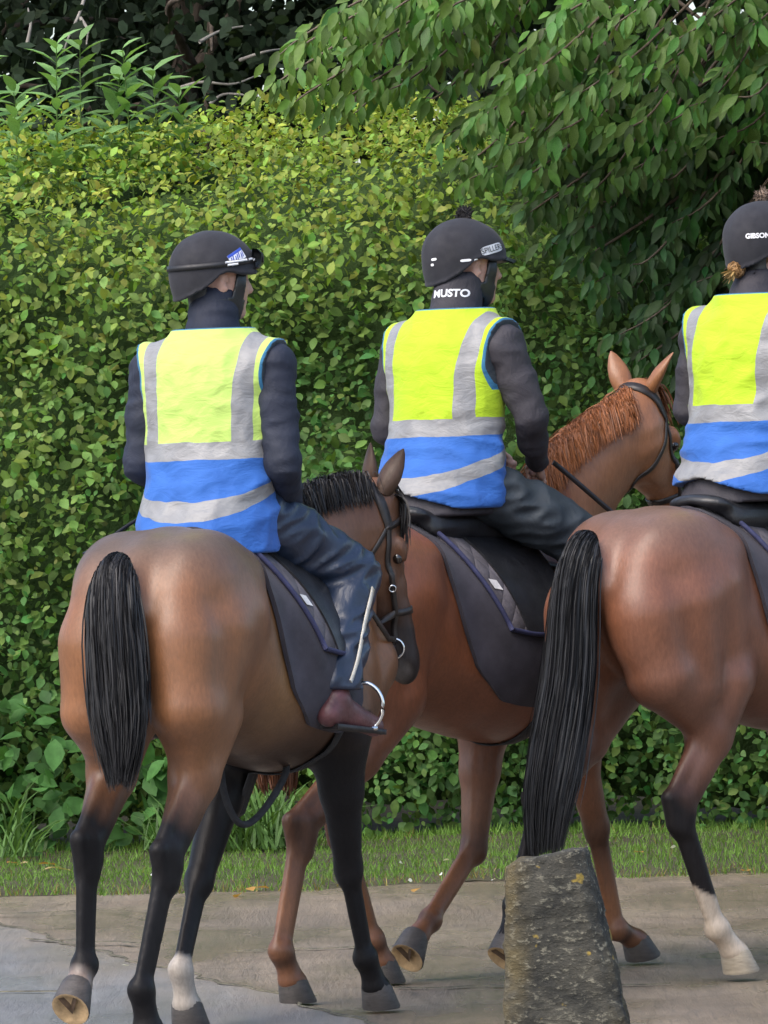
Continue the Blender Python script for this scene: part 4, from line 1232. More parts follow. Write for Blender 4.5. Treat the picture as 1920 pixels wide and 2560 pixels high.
# ---- manes
def mane_fn_factory(pose, col, n, seed, side, length, lift, width=.006, colvar=.4, forelock=True):
    def fn(poll, hd, fd, sd, bvh):
        base = np.array([1.25, 0, 1.60])
        mid = np.asarray(pose.get('neck_mid', (base + poll) / 2), float) + np.array([-.10, 0, .19])
        crest = spline([base, mid, poll - hd * .03 - fd * .03], 30)
        # drop the crest line on to the skin
        pts = []
        for c in crest:
            h = bvh.ray_cast(Vector(c + np.array([-.1, 0, .25])), Vector((.1, 0, -.25)).normalized(), .6)
            pts.append(np.array(h[0]) if h[0] is not None else c)
        crest = np.array(pts)
        def one(r):
            u = r.uniform(); p0 = np.array([np.interp(u, np.linspace(0, 1, 30), crest[:, k]) for k in range(3)])
            p0[1] += r.normal(0, .012)
            T = nrm(np.array([np.interp(min(1, u + .05), np.linspace(0, 1, 30), crest[:, k]) - np.interp(max(0, u - .05), np.linspace(0, 1, 30), crest[:, k]) for k in range(3)]))
            sgn = side if r.uniform() < .93 else -side
            out = nrm(np.array([0, sgn, 0]) - T * T[1]); upv = nrm(np.cross(T, out)); upv = upv if upv[2] > 0 else -upv
            L = length * r.uniform(.7, 1.15)
            t = np.linspace(0, 1, 9)[:, None]
            lf = lift * r.uniform(.6, 1.3)
            p = p0 + upv * (lf * np.sin(t * 2.2) ) + out * (L * .55 * t) + np.array([0, 0, -1.0]) * L * .75 * t ** 1.6 + T * (-.06 * t + r.normal(0, .012) * t)
            for j in range(1, 9):                     # keep the hair on top of the skin
                h = bvh.find_nearest(Vector(p[j]))
                if h[0] is not None:
                    dv = p[j] - np.array(h[0]); dn = float(dv @ np.array(h[1]))
                    if dn < .006: p[j] = np.array(h[0]) + np.array(h[1]) * r.uniform(.006, .020)
            return p
        return strands(n, one, seed, width, col, colvar=colvar)
    return fn
def fore_and_mane(pose, col, n, seed, side, length, lift, nf, fl, **kw):
    f1 = mane_fn_factory(pose, col, n, seed, side, length, lift, **kw)
    def fn(poll, hd, fd, sd, bvh):
        v, q, c = f1(poll, hd, fd, sd, bvh)
        def fk(r):
            p0 = poll + fd * .03 + sd * r.normal(0, .022) + hd * r.uniform(-.03, .02)
            t = np.linspace(0, 1, 8)[:, None]; L = fl * r.uniform(.5, 1.2)
            return p0 + fd * (.055 * np.sin(t * 2.4)) - hd * (.035 * np.sin(t * 3.1)) + hd * L * t ** 1.4 + sd * r.normal(0, .05) * t
        v2, q2, c2 = strands(nf, fk, seed + 1, .005, col, colvar=.4)
        return np.vstack([v, v2]), np.vstack([q, q2 + len(v)]), np.vstack([c, c2])
    return fn
HL1, TH1 = (-.797, 22.08), 24.0
HL2, TH2 = (-.31, 24.0), 40.0
HL3, TH3 = (.693, 23.95), 42.0
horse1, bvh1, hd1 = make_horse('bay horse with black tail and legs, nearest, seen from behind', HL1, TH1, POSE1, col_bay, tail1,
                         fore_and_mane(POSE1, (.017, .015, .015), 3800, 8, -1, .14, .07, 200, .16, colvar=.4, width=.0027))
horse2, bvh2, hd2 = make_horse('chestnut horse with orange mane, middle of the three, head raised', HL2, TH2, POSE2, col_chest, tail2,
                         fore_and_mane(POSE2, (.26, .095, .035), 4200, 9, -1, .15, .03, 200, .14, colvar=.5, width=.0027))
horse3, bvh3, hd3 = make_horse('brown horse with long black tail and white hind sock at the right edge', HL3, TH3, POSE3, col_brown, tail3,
                         fore_and_mane(POSE3, (.017, .015, .015), 500, 10, -1, .14, .02, 120, .16))
# ================================================================== TACK
HSEAT = (.78, 0.0, 1.575)
def on_horse(loc, th, p):
    t = R(th); hx = np.array([math.sin(t), math.cos(t), 0]); lx = np.array([-math.cos(t), math.sin(t), 0])
    return np.array([loc[0], loc[1], 0]) + hx * p[0] + lx * p[1] + np.array([0, 0, p[2]])

def body_sheet(bvh, xr, angr, off, thick, nx=26, na=40, shape=None, fold=0.0, seed=1, hang=None):
    """cloth lying over the back, following the real body surface; closed slab"""
    U, A = np.meshgrid(np.linspace(0, 1, nx), np.linspace(0, 1, na), indexing='ij')
    X_ = xr[0] + (xr[1] - xr[0]) * U; AN = angr[0] + (angr[1] - angr[0]) * A
    if shape is not None: X_, AN = shape(U, A, X_, AN)
    P0 = trunk_pt(X_, AN, 0.0)
    axis = P0.copy(); axis[..., 1] = 0; axis[..., 2] = np.minimum(P0[..., 2], 1.25) * .5 + .6
    out = np.zeros_like(P0); nor = np.zeros_like(P0)
    for i in range(nx):
        for j in range(na):
            d = nrm(P0[i, j] - axis[i, j])
            h = bvh.ray_cast(Vector(P0[i, j] + d * .25), Vector(-d), .6)
            p = np.array(h[0]) if h[0] is not None else P0[i, j]
            out[i, j] = p; nor[i, j] = d
    if hang is not None: out = hang(out, U, A)
    f = fold * wob(X_ * 1.0, AN * 0.05, 0 * AN, 26, seed)
    outer = out + nor * (off + thick + f)[..., None]; inner = out + nor * (off * .3 + f * .6)[..., None] if np.ndim(f) else out
    mb = MB().grid(outer)
    mb.grid(inner[:, ::-1])
    # rim
    def rim(a, b): mb.grid(np.stack([a, b], 0))
    rim(outer[0], inner[0]); rim(inner[-1], outer[-1]); rim(inner[:, 0], outer[:, 0]); rim(outer[:, -1], inner[:, -1])
    return mb, outer, nor

M_PAD = simple_mat('charcoal_numnah', (0.040, 0.036, 0.046), 0.95, 0.35, 9, 240, 0.5, 0.003, sheen=0.05)
def quilt_mat():
    k = NT('quilted_grey_cotton')
    xyz = k.n('ShaderNodeSeparateXYZ'); k.l(k.co(), xyz.inputs[0])
    a = k.math('ADD', xyz.outputs['X'], k.math('MULTIPLY', xyz.outputs['Z'], 0.8)); b = k.math('SUBTRACT', xyz.outputs['X'], k.math('MULTIPLY', xyz.outputs['Z'], 0.8))
    q = k.math('MULTIPLY', k.math('ABSOLUTE', k.math('SINE', k.math('MULTIPLY', a, 42))), k.math('ABSOLUTE', k.math('SINE', k.math('MULTIPLY', b, 42))))
    dirt = k.noise(11, 5, 0.65)
    c = k.mix(k.ramp(dirt, [(0.35, 0.0), (0.68, 1.0)]), (0.12, 0.108, 0.12), (0.055, 0.047, 0.050))
    k.set('Base Color', c); k.set('Roughness', 0.85)
    k.bump(k.math('ADD', k.math('POWER', q, 0.5), k.math('MULTIPLY', k.noise(90, 3), 0.3)), 0.55, 0.012)
    return k.m
M_QUILT = quilt_mat()
M_PIPING = simple_mat('navy_binding', (0.025, 0.028, 0.075), 0.8, 0.25, 25, 150, 0.4, 0.002)
M_TAG = simple_mat('white_label', (0.62, 0.60, 0.58), 0.7, 0.2, 30, 90, 0.2, 0.002)

def make_tack(loc, th, bvh, hd, names, foot, suede=False, stirrup_tilt=0.3, rein_to=None, strap_hang=False, breast=False):
    rz = R(90 - th); L3 = (loc[0], loc[1], 0)
    who = names
    # --- charcoal pad (hangs low)
    pad = thing('saddle_pad', 'charcoal felt numnah hanging low under the saddle of the ' + who, 'saddle pad', L3, rz, 'saddle pads')
    def sh(U, A, X_, AN):
        low = np.abs(A - .5) * 2
        X2 = X_ + .15 * low ** 2 * (1 - U) + .05 * low + .10 * np.clip(low - .88, 0, 1) / .12 * (1 - 2 * U) * np.abs(1 - 2 * U)
        return X2, AN
    mb, outer, nor = body_sheet(bvh, (.47, 1.08), (R(-128), R(128)), .010, .008, 24, 60, sh, .007, 3)
    mb.build('felt', M_PAD, pad)
    # rounded lower skirt that hangs free of the barrel, right and left
    for side in (1, -1):
        edge = outer[:, -1] if side > 0 else outer[:, 0]
    # --- quilted pad
    def sh2(U, A, X_, AN):
        low = np.abs(A - .5) * 2
        return X_ + .13 * low ** 1.6 * (1 - U) + .06 * low, AN
    mb, outer2, nor2 = body_sheet(bvh, (.555, 1.02), (R(-84), R(84)), .018, .014, 22, 46, sh2, .006, 4)
    qp = thing('quilted_pad', 'stained grey quilted pad with navy binding on the ' + who, 'saddle pad', L3, rz, 'quilted pads')
    mb.build('quilting', M_QUILT, qp)
    pm = MB()
    edge = np.vstack([outer2[0, :], ])
    pm.tube(outer2[0] + nor2[0] * .002, .0085, 8); pm.build('binding', M_PIPING, qp)
    pm = MB().tube(outer2[:, -1] + nor2[:, -1] * .002, .0085, 8); pm.build('binding', M_PIPING, qp)
    pm = MB().tube(outer2[:, 0] + nor2[:, 0] * .002, .0085, 8); pm.build('binding', M_PIPING, qp)
    i, j = 3, 39
    c = outer2[i, j] + nor2[i, j] * .004
    t1 = nrm(outer2[i + 1, j] - outer2[i, j]); t2 = nrm(outer2[i, j + 1] - outer2[i, j])
    MB().add([c - t1 * .02 - t2 * .02, c + t1 * .02 - t2 * .02, c + t1 * .02 + t2 * .02, c - t1 * .02 + t2 * .02], [[0, 1, 2, 3]]).build('maker_label', M_TAG, qp)
    # --- saddle
    sd = thing('saddle', ('worn suede and black leather' if suede else 'black leather') + ' exercise saddle under the rider of the ' + who, 'saddle', L3, rz, 'saddles')
    f = Field((.42, -.26, 1.42), (1.2, .26, 1.75), .008)
    zt = lambda x: float(trunk_par(x)[0])
    f.ell((.66, 0, zt(.66) + .022), (.125, .125, .030), roty(R(6)), k=.03)
    f.ell((.80, 0, zt(.8) + .040), (.20, .135, .035), k=.05)
    f.ell((1.03, 0, zt(1.03) + .060), (.10, .090, .050), roty(R(-12)), k=.04)
    for s in (-1, 1):
        f.cone((.62, s * .085, zt(.6) - .012), (1.0, s * .09, zt(1.0) + .012), .055, .05, k=.03)
    if not suede: f.ell((.555, 0, zt(.56) + .030), (.065, .125, .034), roty(R(14)), k=.03)
    f.func((.4, -.3, 1.3), (1.25, .3, 1.8), lambda X, Y, Z: trunk_sdf(X, Y, Z) - .012, .01, 's')
    V, Q = f.mesh(); V = smooth_mesh(V, Q, 2)
    obj('seat', mesh_np('seat', V, [Q], M_SUEDE if suede else M_SADDLE), sd)
    for s in (-1, 1):
        def sh3(U, A, X_, AN):
            return X_ + .06 * np.sin(A * 2.4) * (U) + .07 * A * (1 - U) + .03 * A, AN
        ar = (R(20), R(84)) if s < 0 else (R(-20), R(-84))
        mb, _, _ = body_sheet(bvh, (.72, 1.02), ar, .032, .008, 14, 18, sh3, .003, 5)
        mb.build('flap', M_SADDLE, sd)
        # girth
    a = np.linspace(R(80), R(280), 60)
    pts = []
    for an in a:
        p0 = trunk_pt(np.array(1.04), np.array(an)); d = nrm(p0 - np.array([1.04, 0, 1.15])); h = bvh.ray_cast(Vector(p0 + d * .2), Vector(-d), .5)
        pts.append((np.array(h[0]) if h[0] is not None else p0) + d * .006)
    pts = np.array(pts); cen = np.array([1.04, 0, 1.15])
    MB().tube(pts, 1, flat=(.070, .005), up=np.array([nrm(p - cen) for p in pts])).build('girth', M_GIRTH, sd)
    # stirrups at the rider's feet
    for s in (-1, 1):
        fx, fy, fz = foot; fy = abs(fy) * s
        top = np.array([.93, s * .235, 1.38])
        bot = np.array([fx - .01, fy, fz + .155])
        MB().tube(np.array([top, top * .5 + bot * .5 + [0, s * .01, 0], bot]), 1, flat=(.028, .005), up=(0, s, .1)).build('stirrup_leather', M_SADDLE, sd)
        a = np.linspace(R(-62), R(242), 30)
        ir = MB()
        c = np.array([fx, fy, fz + .065]); e = nrm(np.array([stirrup_tilt, 1.0 * s, 0])); zz = np.array([0, 0, 1.0])
        ring = np.array([c + e * (.062 * math.cos(t)) + zz * (.075 * math.sin(t) + .008) for t in a])
        ir.tube(ring, .0065, 8)
        fwd = np.cross(e, zz)
        ir.box(c + zz * -.062, (.03, .085, .012), np.stack([fwd, e, zz], -1))
        ir.build('stirrup_iron', M_STEEL, sd)
    # --- bridle
    poll, hdir, fdir, sdir = hd
    br = thing('bridle', 'dark leather bridle with steel bit rings worn by the ' + who, 'bridle', L3, rz, 'bridles')
    def skin(p, off=.004):
        h = bvh.find_nearest(Vector(p)); q = np.array(h[0]); n_ = np.array(h[1]); return q + n_ * off, n_
    def strap(pts, w, name, parent=br, off=.004, n=36, th=.004, mat=M_BRIDLE):
        C = spline(pts, n); S = []; N_ = []
        for c in C:
            q, m = skin(c, off); S.append(q); N_.append(m)
        S = np.array(S); N_ = np.array(N_)
        S[1:-1] = (S[:-2] + 2 * S[1:-1] + S[2:]) / 4; 
        return MB().tube(S, 1, flat=(w, th), up=N_).build(name, mat, parent)
    def hp(u, f_, s_): return poll + hdir * u + fdir * f_ + sdir * s_
    strap([hp(.10, .02, -.11), hp(.02, .0, -.09), hp(-.03, -.02, 0), hp(.02, 0, .09), hp(.10, .02, .11)], .034, 'headpiece')
    strap([hp(.10, .02, -.11), hp(.085, .09, -.06), hp(.08, .11, 0), hp(.085, .09, .06), hp(.10, .02, .11)], .022, 'browband')
    for s in (-1, 1):
        strap([hp(.10, .02, s * .11), hp(.22, -.005, s * .11), hp(.34, -.01, s * .09), hp(.475, -.018, s * .07)], .019, 'cheek_strap')
        strap([hp(.10, .01, s * .11), hp(.20, -.10, s * .10), hp(.24, -.18, s * .04), hp(.245, -.20, 0)], .015, 'throat_lash')
    strap([hp(.385, -.13, 0), hp(.385, -.05, -.10), hp(.385, .08, -.05), hp(.385, .10, 0), hp(.385, .08, .05), hp(.385, -.05, .10), hp(.385, -.13, 0)], .022, 'noseband', n=50)
    rings = []
    for s in (-1, 1):
        q, m = skin(hp(.495, -.022, s * .06), .012)
        MB().ring(q, .032, .0045, m, 22, 7).build('bit_ring', M_STEEL, br); rings.append(q)
        q2, m2 = skin(hp(.30, -.012, s * .1), .010)
        bk = MB(); bk.ring(q2, .011, .0028, m2, 12, 6); bk.build('buckle', M_STEEL, br)
    if rein_to is not None:
        for s, q in zip((-1, 1), rings):
            e = np.array(rein_to[1 if s < 0 else 0], float)
            mid = (q + e) / 2 + np.array([0, -s * .10, -.14])
            C = spline([q, mid, e], 24)
            for i_ in range(1, 23):
                h = bvh.find_nearest(Vector(C[i_])); dv = C[i_] - np.array(h[0])
                if float(dv @ np.array(h[1])) < .012: C[i_] = np.array(h[0]) + np.array(h[1]) * .012
            MB().tube(C, 1, flat=(.017, .005), up=(0, s, .3)).build('rein', M_BRIDLE, br)
    if breast:
        bs = thing('breastplate', 'black leather strap round the chest of the ' + who, 'breastplate', L3, rz)
        for s in (-1, 1):
            pts = [(1.06, s * .2, 1.48), (1.20, s * .24, 1.42), (1.36, s * .24, 1.34), (1.50, s * .2, 1.25), (1.62, s * .06, 1.18), (1.62, 0, 1.17)]
            S = []; N_ = []
            for c in spline(pts, 30):
                q, m = skin(c, .006); S.append(q); N_.append(m)
            MB().tube(np.array(S), 1, flat=(.03, .005), up=np.array(N_)).build('strap', M_BRIDLE, bs)
    return sd

# ================================================================== RIDERS
VZ = np.array([-.10, -.04, .04, .10, .18, .27, .36, .45, .52, .57, .61, .645, .675])
VCX = np.array([-.005, -.005, .0, .005, .01, .015, .02, .02, .025, .03, .035, .04, .045])
VRX = np.array([.225, .220, .202, .176, .150, .142, .145, .148, .142, .128, .116, .108, .100])
VRY = np.array([.216, .218, .216, .210, .204, .198, .206, .216, .205, .172, .140, .116, .102])
def torso_sdf(off, lean, zlo=-.10, zhi=.675, sx=1.0):
    zz = np.linspace(-.14, .70, 160); kk = np.exp(-0.5 * (np.arange(-6, 7) / 2.5) ** 2); kk /= kk.sum()
    def s_(a): return np.convolve(np.pad(np.interp(zz, VZ, a), 6, mode='edge'), kk, 'valid')
    cx, rx, ry = s_(VCX), s_(VRX), s_(VRY)
    def fn(X, Y, Z):
        a = np.interp(Z, zz, cx) + lean * Z; b = np.interp(Z, zz, rx) * sx + off; c = np.interp(Z, zz, ry) * sx + off
        q = np.sqrt(((X - a) / b) ** 2 + (np.abs(Y) / c) ** 2.0)
        d = (q - 1) * np.minimum(b, c)
        e = np.maximum(np.maximum(zlo - Z, Z - zhi), 0)
        return np.where(e > 0, np.sqrt(np.maximum(d, 0) ** 2 + e ** 2), d)
    return fn

def head_frame(p, yaw, pitch):
    return rotz(yaw) @ roty(pitch)
def head_prims(f, c, Rm, ears=True):
    g = lambda p: c + Rm @ np.asarray(p, float)
    f.ell(g((-.012, 0, .035)), (.100, .078, .098), Rm, k=.01)
    f.ell(g((.035, 0, -.02)), (.068, .062, .085), Rm, k=.03)
    f.cone(g((.045, 0, -.03)), g((.066, 0, -.092)), .055, .033, k=.03)
    f.ell(g((.083, 0, -.103)), (.020, .022, .016), Rm, k=.015)
    for s in (-1, 1):
        f.cone(g((-.005, s * .055, -.05)), g((.06, s * .025, -.10)), .022, .018, k=.03)
        f.ell(g((.055, s * .045, -.012)), (.025, .02, .02), Rm, k=.02)
        f.ell(g((.088, s * .032, .012)), (.014, .016, .010), Rm, k=.010, op='s')
        if ears:
            f.ell(g((-.004, s * .080, -.012)), (.021, .008, .033), Rm @ rotz(s * .35), k=.006)
            f.ell(g((.004, s * .088, -.010)), (.010, .006, .016), Rm @ rotz(s * .35), k=.006, op='s')
    f.ell(g((.085, 0, .030)), (.018, .055, .012), Rm, k=.015)
    f.cone(g((.094, 0, .015)), g((.117, 0, -.028)), .0085, .013, k=.010)
    for s in (-1, 1): f.ell(g((.104, s * .012, -.034)), (.010, .008, .008), Rm, k=.006)
    f.ell(g((.096, 0, -.062)), (.010, .022, .0065), Rm, k=.008)
    f.ell(g((.094, 0, -.073)), (.010, .019, .0065), Rm, k=.008)

def hand_prims(f, wrist, fwd, up, s, grip=1.0):
    """closed hand holding a rein; fwd along the forearm, up = thumb side"""
    x = nrm(fwd); z = nrm(np.asarray(up, float) - x * (np.asarray(up, float) @ x)); y = np.cross(z, x) * s      # y: to the back of the hand
    g = lambda a, b, c: wrist + x * a + y * b + z * c
    f.ell(g(.045, 0, 0), (.050, .017, .040), np.stack([x, y, z], -1), k=.015)
    for i, (zc, L) in enumerate(((.030, .92), (.010, 1.0), (-.011, .95), (-.031, .78))):
        k0 = g(.088, .006, zc); k1 = g(.088 + .022 * L, -.014, zc * .95); k2 = g(.086 + .006 * L, -.040, zc * .92); k3 = g(.070, -.038, zc * .9)
        f.chain([k0, k1, k2, k3], [.0105, .0098, .009, .008], k=.003)
    f.chain([g(.020, -.008, .036), g(.055, -.020, .050), g(.082, -.032, .044)], [.0125, .0105, .009], k=.006)

def wrap_text(txt, size, cpos, U, Vv, N, bvh, mat, name, parent, shear=0.0, extr=.0012, bold=0.0, align='CENTER', boxed=None):
    cu = bpy.data.curves.new('tmp_text', 'FONT'); cu.body = txt; cu.size = size; cu.align_x = align; cu.align_y = 'CENTER'; cu.shear = shear; cu.offset = bold
    cu.resolution_u = 3
    o = bpy.data.objects.new('tmp_text', cu); COL.objects.link(o)
    dg = bpy.context.evaluated_depsgraph_get(); me = o.evaluated_get(dg).to_mesh()
    v = np.array([x.co[:] for x in me.vertices]); fs = [tuple(p.vertices) for p in me.polygons]
    o.evaluated_get(dg).to_mesh_clear(); bpy.data.objects.remove(o, do_unlink=True); bpy.data.curves.remove(cu)
    return wrap_pts(v[:, :2], fs, cpos, U, Vv, N, bvh, mat, name, parent, extr)
def wrap_pts(v2, fs, cpos, U, Vv, N, bvh, mat, name, parent, off):
    out = []
    for a, b in v2:
        o_ = np.asarray(cpos) + a * np.asarray(U) + b * np.asarray(Vv) + np.asarray(N) * .2
        h = bvh.ray_cast(Vector(o_), Vector(-np.asarray(N)), .5)
        out.append(np.array(h[0]) + np.asarray(N) * off if h[0] is not None else o_ - np.asarray(N) * .2)
    me = bpy.data.meshes.new(name); me.from_pydata([tuple(p) for p in out], [], fs); me.materials.append(mat); me.update()
    return obj(name, me, parent)
def patch(w, h, nx=8, ny=5, round_=0.0, skew=0.0):
    P_ = [((i / nx - .5) * w + skew * (j / ny - .5), (j / ny - .5) * h * (1 - round_ * abs(2 * i / nx - 1) ** 6)) for i in range(nx + 1) for j in range(ny + 1)]
    F_ = [(i * (ny + 1) + j, (i + 1) * (ny + 1) + j, (i + 1) * (ny + 1) + j + 1, i * (ny + 1) + j + 1) for i in range(nx) for j in range(ny)]
    return np.array(P_), F_
def to_bvh(V, Q): return BVHTree.FromPolygons([tuple(v) for v in V], [tuple(int(i) for i in q) for q in Q])

def skin_mat():
    k = NT('skin')
    f = k.noise(35, 4, 0.6)
    c = k.mix(k.ramp(f, [(0.3, 0.0), (0.7, 1.0)]), (0.40, 0.215, 0.155), (0.52, 0.31, 0.235))
    k.set('Base Color', c); k.set('Roughness', 0.5)
    k.set('Subsurface Weight', 0.08); k.set('Subsurface Radius', (0.01, 0.004, 0.002)) if False else k.set('Subsurface Weight', 0.08)
    k.bump(k.noise(260, 3), 0.15, 0.001)
    return k.m
M_SKIN = skin_mat()
M_SILK = simple_mat('helmet_silk', (0.0135, 0.0135, 0.019), 0.82, 0.2, 12, 420, 0.35, 0.0015, sheen=0.06)
M_HARN = simple_mat('harness_leather', (0.014, 0.016, 0.017), 0.40, 0.3, 30, 130, 0.4, 0.002)
M_POM = simple_mat('pompom_wool', (0.018, 0.016, 0.017), 0.95, 0.4, 40, 200, 0.6, 0.004)
M_POM2 = simple_mat('brown_pompom_wool', (0.16, 0.115, 0.085), 0.95, 0.4, 40, 200, 0.6, 0.004)
M_WHITE = simple_mat('white_print', (0.72, 0.72, 0.74), 0.6, 0.12, 30, 90, 0.05, 0.001)
M_SILVER = simple_mat('silver_print', (0.55, 0.56, 0.58), 0.45, 0.15, 30, 90, 0.05, 0.001)
M_BLUEP = simple_mat('blue_print', (0.03, 0.07, 0.38), 0.6, 0.15, 30, 90, 0.05, 0.001)
M_BLACKP = simple_mat('black_print', (0.012, 0.012, 0.014), 0.5, 0.15, 30, 90, 0.05, 0.001)
M_LENS = simple_mat('goggle_lens', (0.02, 0.022, 0.025), 0.08, 0.2, 20, 40, 0.0, spec=0.9)
M_STRIPE = simple_mat('reflective_piping', (0.58, 0.54, 0.46), 0.5, 0.2, 30, 120, 0.2, 0.001)
M_BOOT = simple_mat('maroon_boot', (0.10, 0.036, 0.038), 0.45, 0.4, 16, 70, 0.5, 0.004)
M_BOOTD = simple_mat('dark_boot_sole', (0.02, 0.018, 0.018), 0.6, 0.3, 20, 70, 0.4, 0.003)
M_HAIRB = hair_mat('rider_hair')

def vest_mat(name, yellow, sgn_drop=0.0, b1=.225, lower=.11):
    """hi-vis waistcoat: yellow over blue, grey reflective tape, turquoise binding"""
    k = NT(name)
    xyz = k.n('ShaderNodeSeparateXYZ'); k.l(k.co(), xyz.inputs[0])
    x, y, z = xyz.outputs
    ay = k.math('ABSOLUTE', y)
    wv = k.math('MULTIPLY', k.math('SUBTRACT', k.noise(9, 2), 0.5), 0.018)
    z1 = k.math('ADD', z, wv)
    zl = k.math('SUBTRACT', z1, k.math('MULTIPLY', k.math('ADD', x, .13), .34))
    def between(v, a, b): return k.math('MULTIPLY', k.math('GREATER_THAN', v, a), k.math('LESS_THAN', v, b))
    fluo = k.mix(k.ramp(k.noise(5, 4), [(0.3, 0.0), (0.7, 1.0)]), yellow, tuple(min(1, c * 1.06) for c in yellow))
    blue = k.mix(k.ramp(k.noise(8, 4), [(0.3, 0.0), (0.7, 1.0)]), (0.015, 0.092, 0.35), (0.024, 0.122, 0.43))
    c = k.mix(k.math('GREATER_THAN', z1, b1 + .028), blue, fluo)
    tape_c = k.mix(k.ramp(k.noise(16, 3), [(0.3, 0.0), (0.7, 1.0)]), (0.19, 0.19, 0.195), (0.25, 0.25, 0.25))
    tape1 = between(z1, b1, b1 + .056)
    tape2 = between(zl, lower - .05, lower)
    yb = k.math('ADD', ay, k.math('MULTIPLY', k.math('SUBTRACT', z, .42), k.math('MULTIPLY', k.math('GREATER_THAN', z, .42), -.10)))
    tape3 = k.math('MULTIPLY', between(yb, .128, .184), k.math('GREATER_THAN', z1, b1 + .03))
    tape = k.math('MAXIMUM', k.math('MAXIMUM', tape1, tape2), tape3)
    c = k.mix(tape, c, tape_c)
    # turquoise binding along armholes and collar
    ad = k.math('SUBTRACT', ay, k.math('ADD', .214, k.math('MULTIPLY', k.math('POWER', k.math('ABSOLUTE', k.math('SUBTRACT', z, .46)), 2.0), 1.5)))
    bind = k.math('MAXIMUM', k.math('MULTIPLY', k.math('GREATER_THAN', ad, -.011), k.math('GREATER_THAN', z, .37)), k.math('GREATER_THAN', z, .636))
    c = k.mix(bind, c, (0.025, 0.14, 0.26))
    c = k.mix(k.math('MULTIPLY', k.math('GREATER_THAN', ad, -.0022), k.math('GREATER_THAN', z, .34)), c, (0.02, 0.03, 0.04))  # armhole cut face painted dark as the shadow in the gap
    c = k.mix(k.math('LESS_THAN', k.math('ABSOLUTE', k.math('SUBTRACT', z1, b1 + .028)), 0.0), c, blue)
    k.set('Base Color', c)
    k.set('Roughness', k.math('SUBTRACT', .78, k.math('MULTIPLY', tape, .33)))
    k.set('Sheen Weight', 0.08)
    folds = k.noise(11, 4, 0.55, stretch=(1, 1, 2.2), dist=0.6)
    fine = k.noise(420, 2, 0.6)
    k.bump(k.math('ADD', folds, k.math('MULTIPLY', fine, 0.06)), 0.40, 0.022)
    return k.m

def cloth_mat(name, col, rough, foldscale=14, bump=0.4, spec=0.4):
    k = NT(name)
    f = k.noise(6, 5, 0.6); g_ = k.ramp(f, [(0.3, 0.75), (0.7, 1.25)])
    k.set('Base Color', k.mix(1.0, col, g_, 'MULTIPLY'))
    k.set('Roughness', k.ramp(k.noise(9, 3), [(0.3, rough - .08), (0.7, rough + .1)])); k.set('Specular IOR Level', spec)
    folds = k.noise(foldscale, 4, 0.6, stretch=(1, 1, 0.8), dist=1.2)
    k.bump(k.math('ADD', folds, k.math('MULTIPLY', k.noise(350, 2), 0.05)), bump, 0.02)
    return k.m

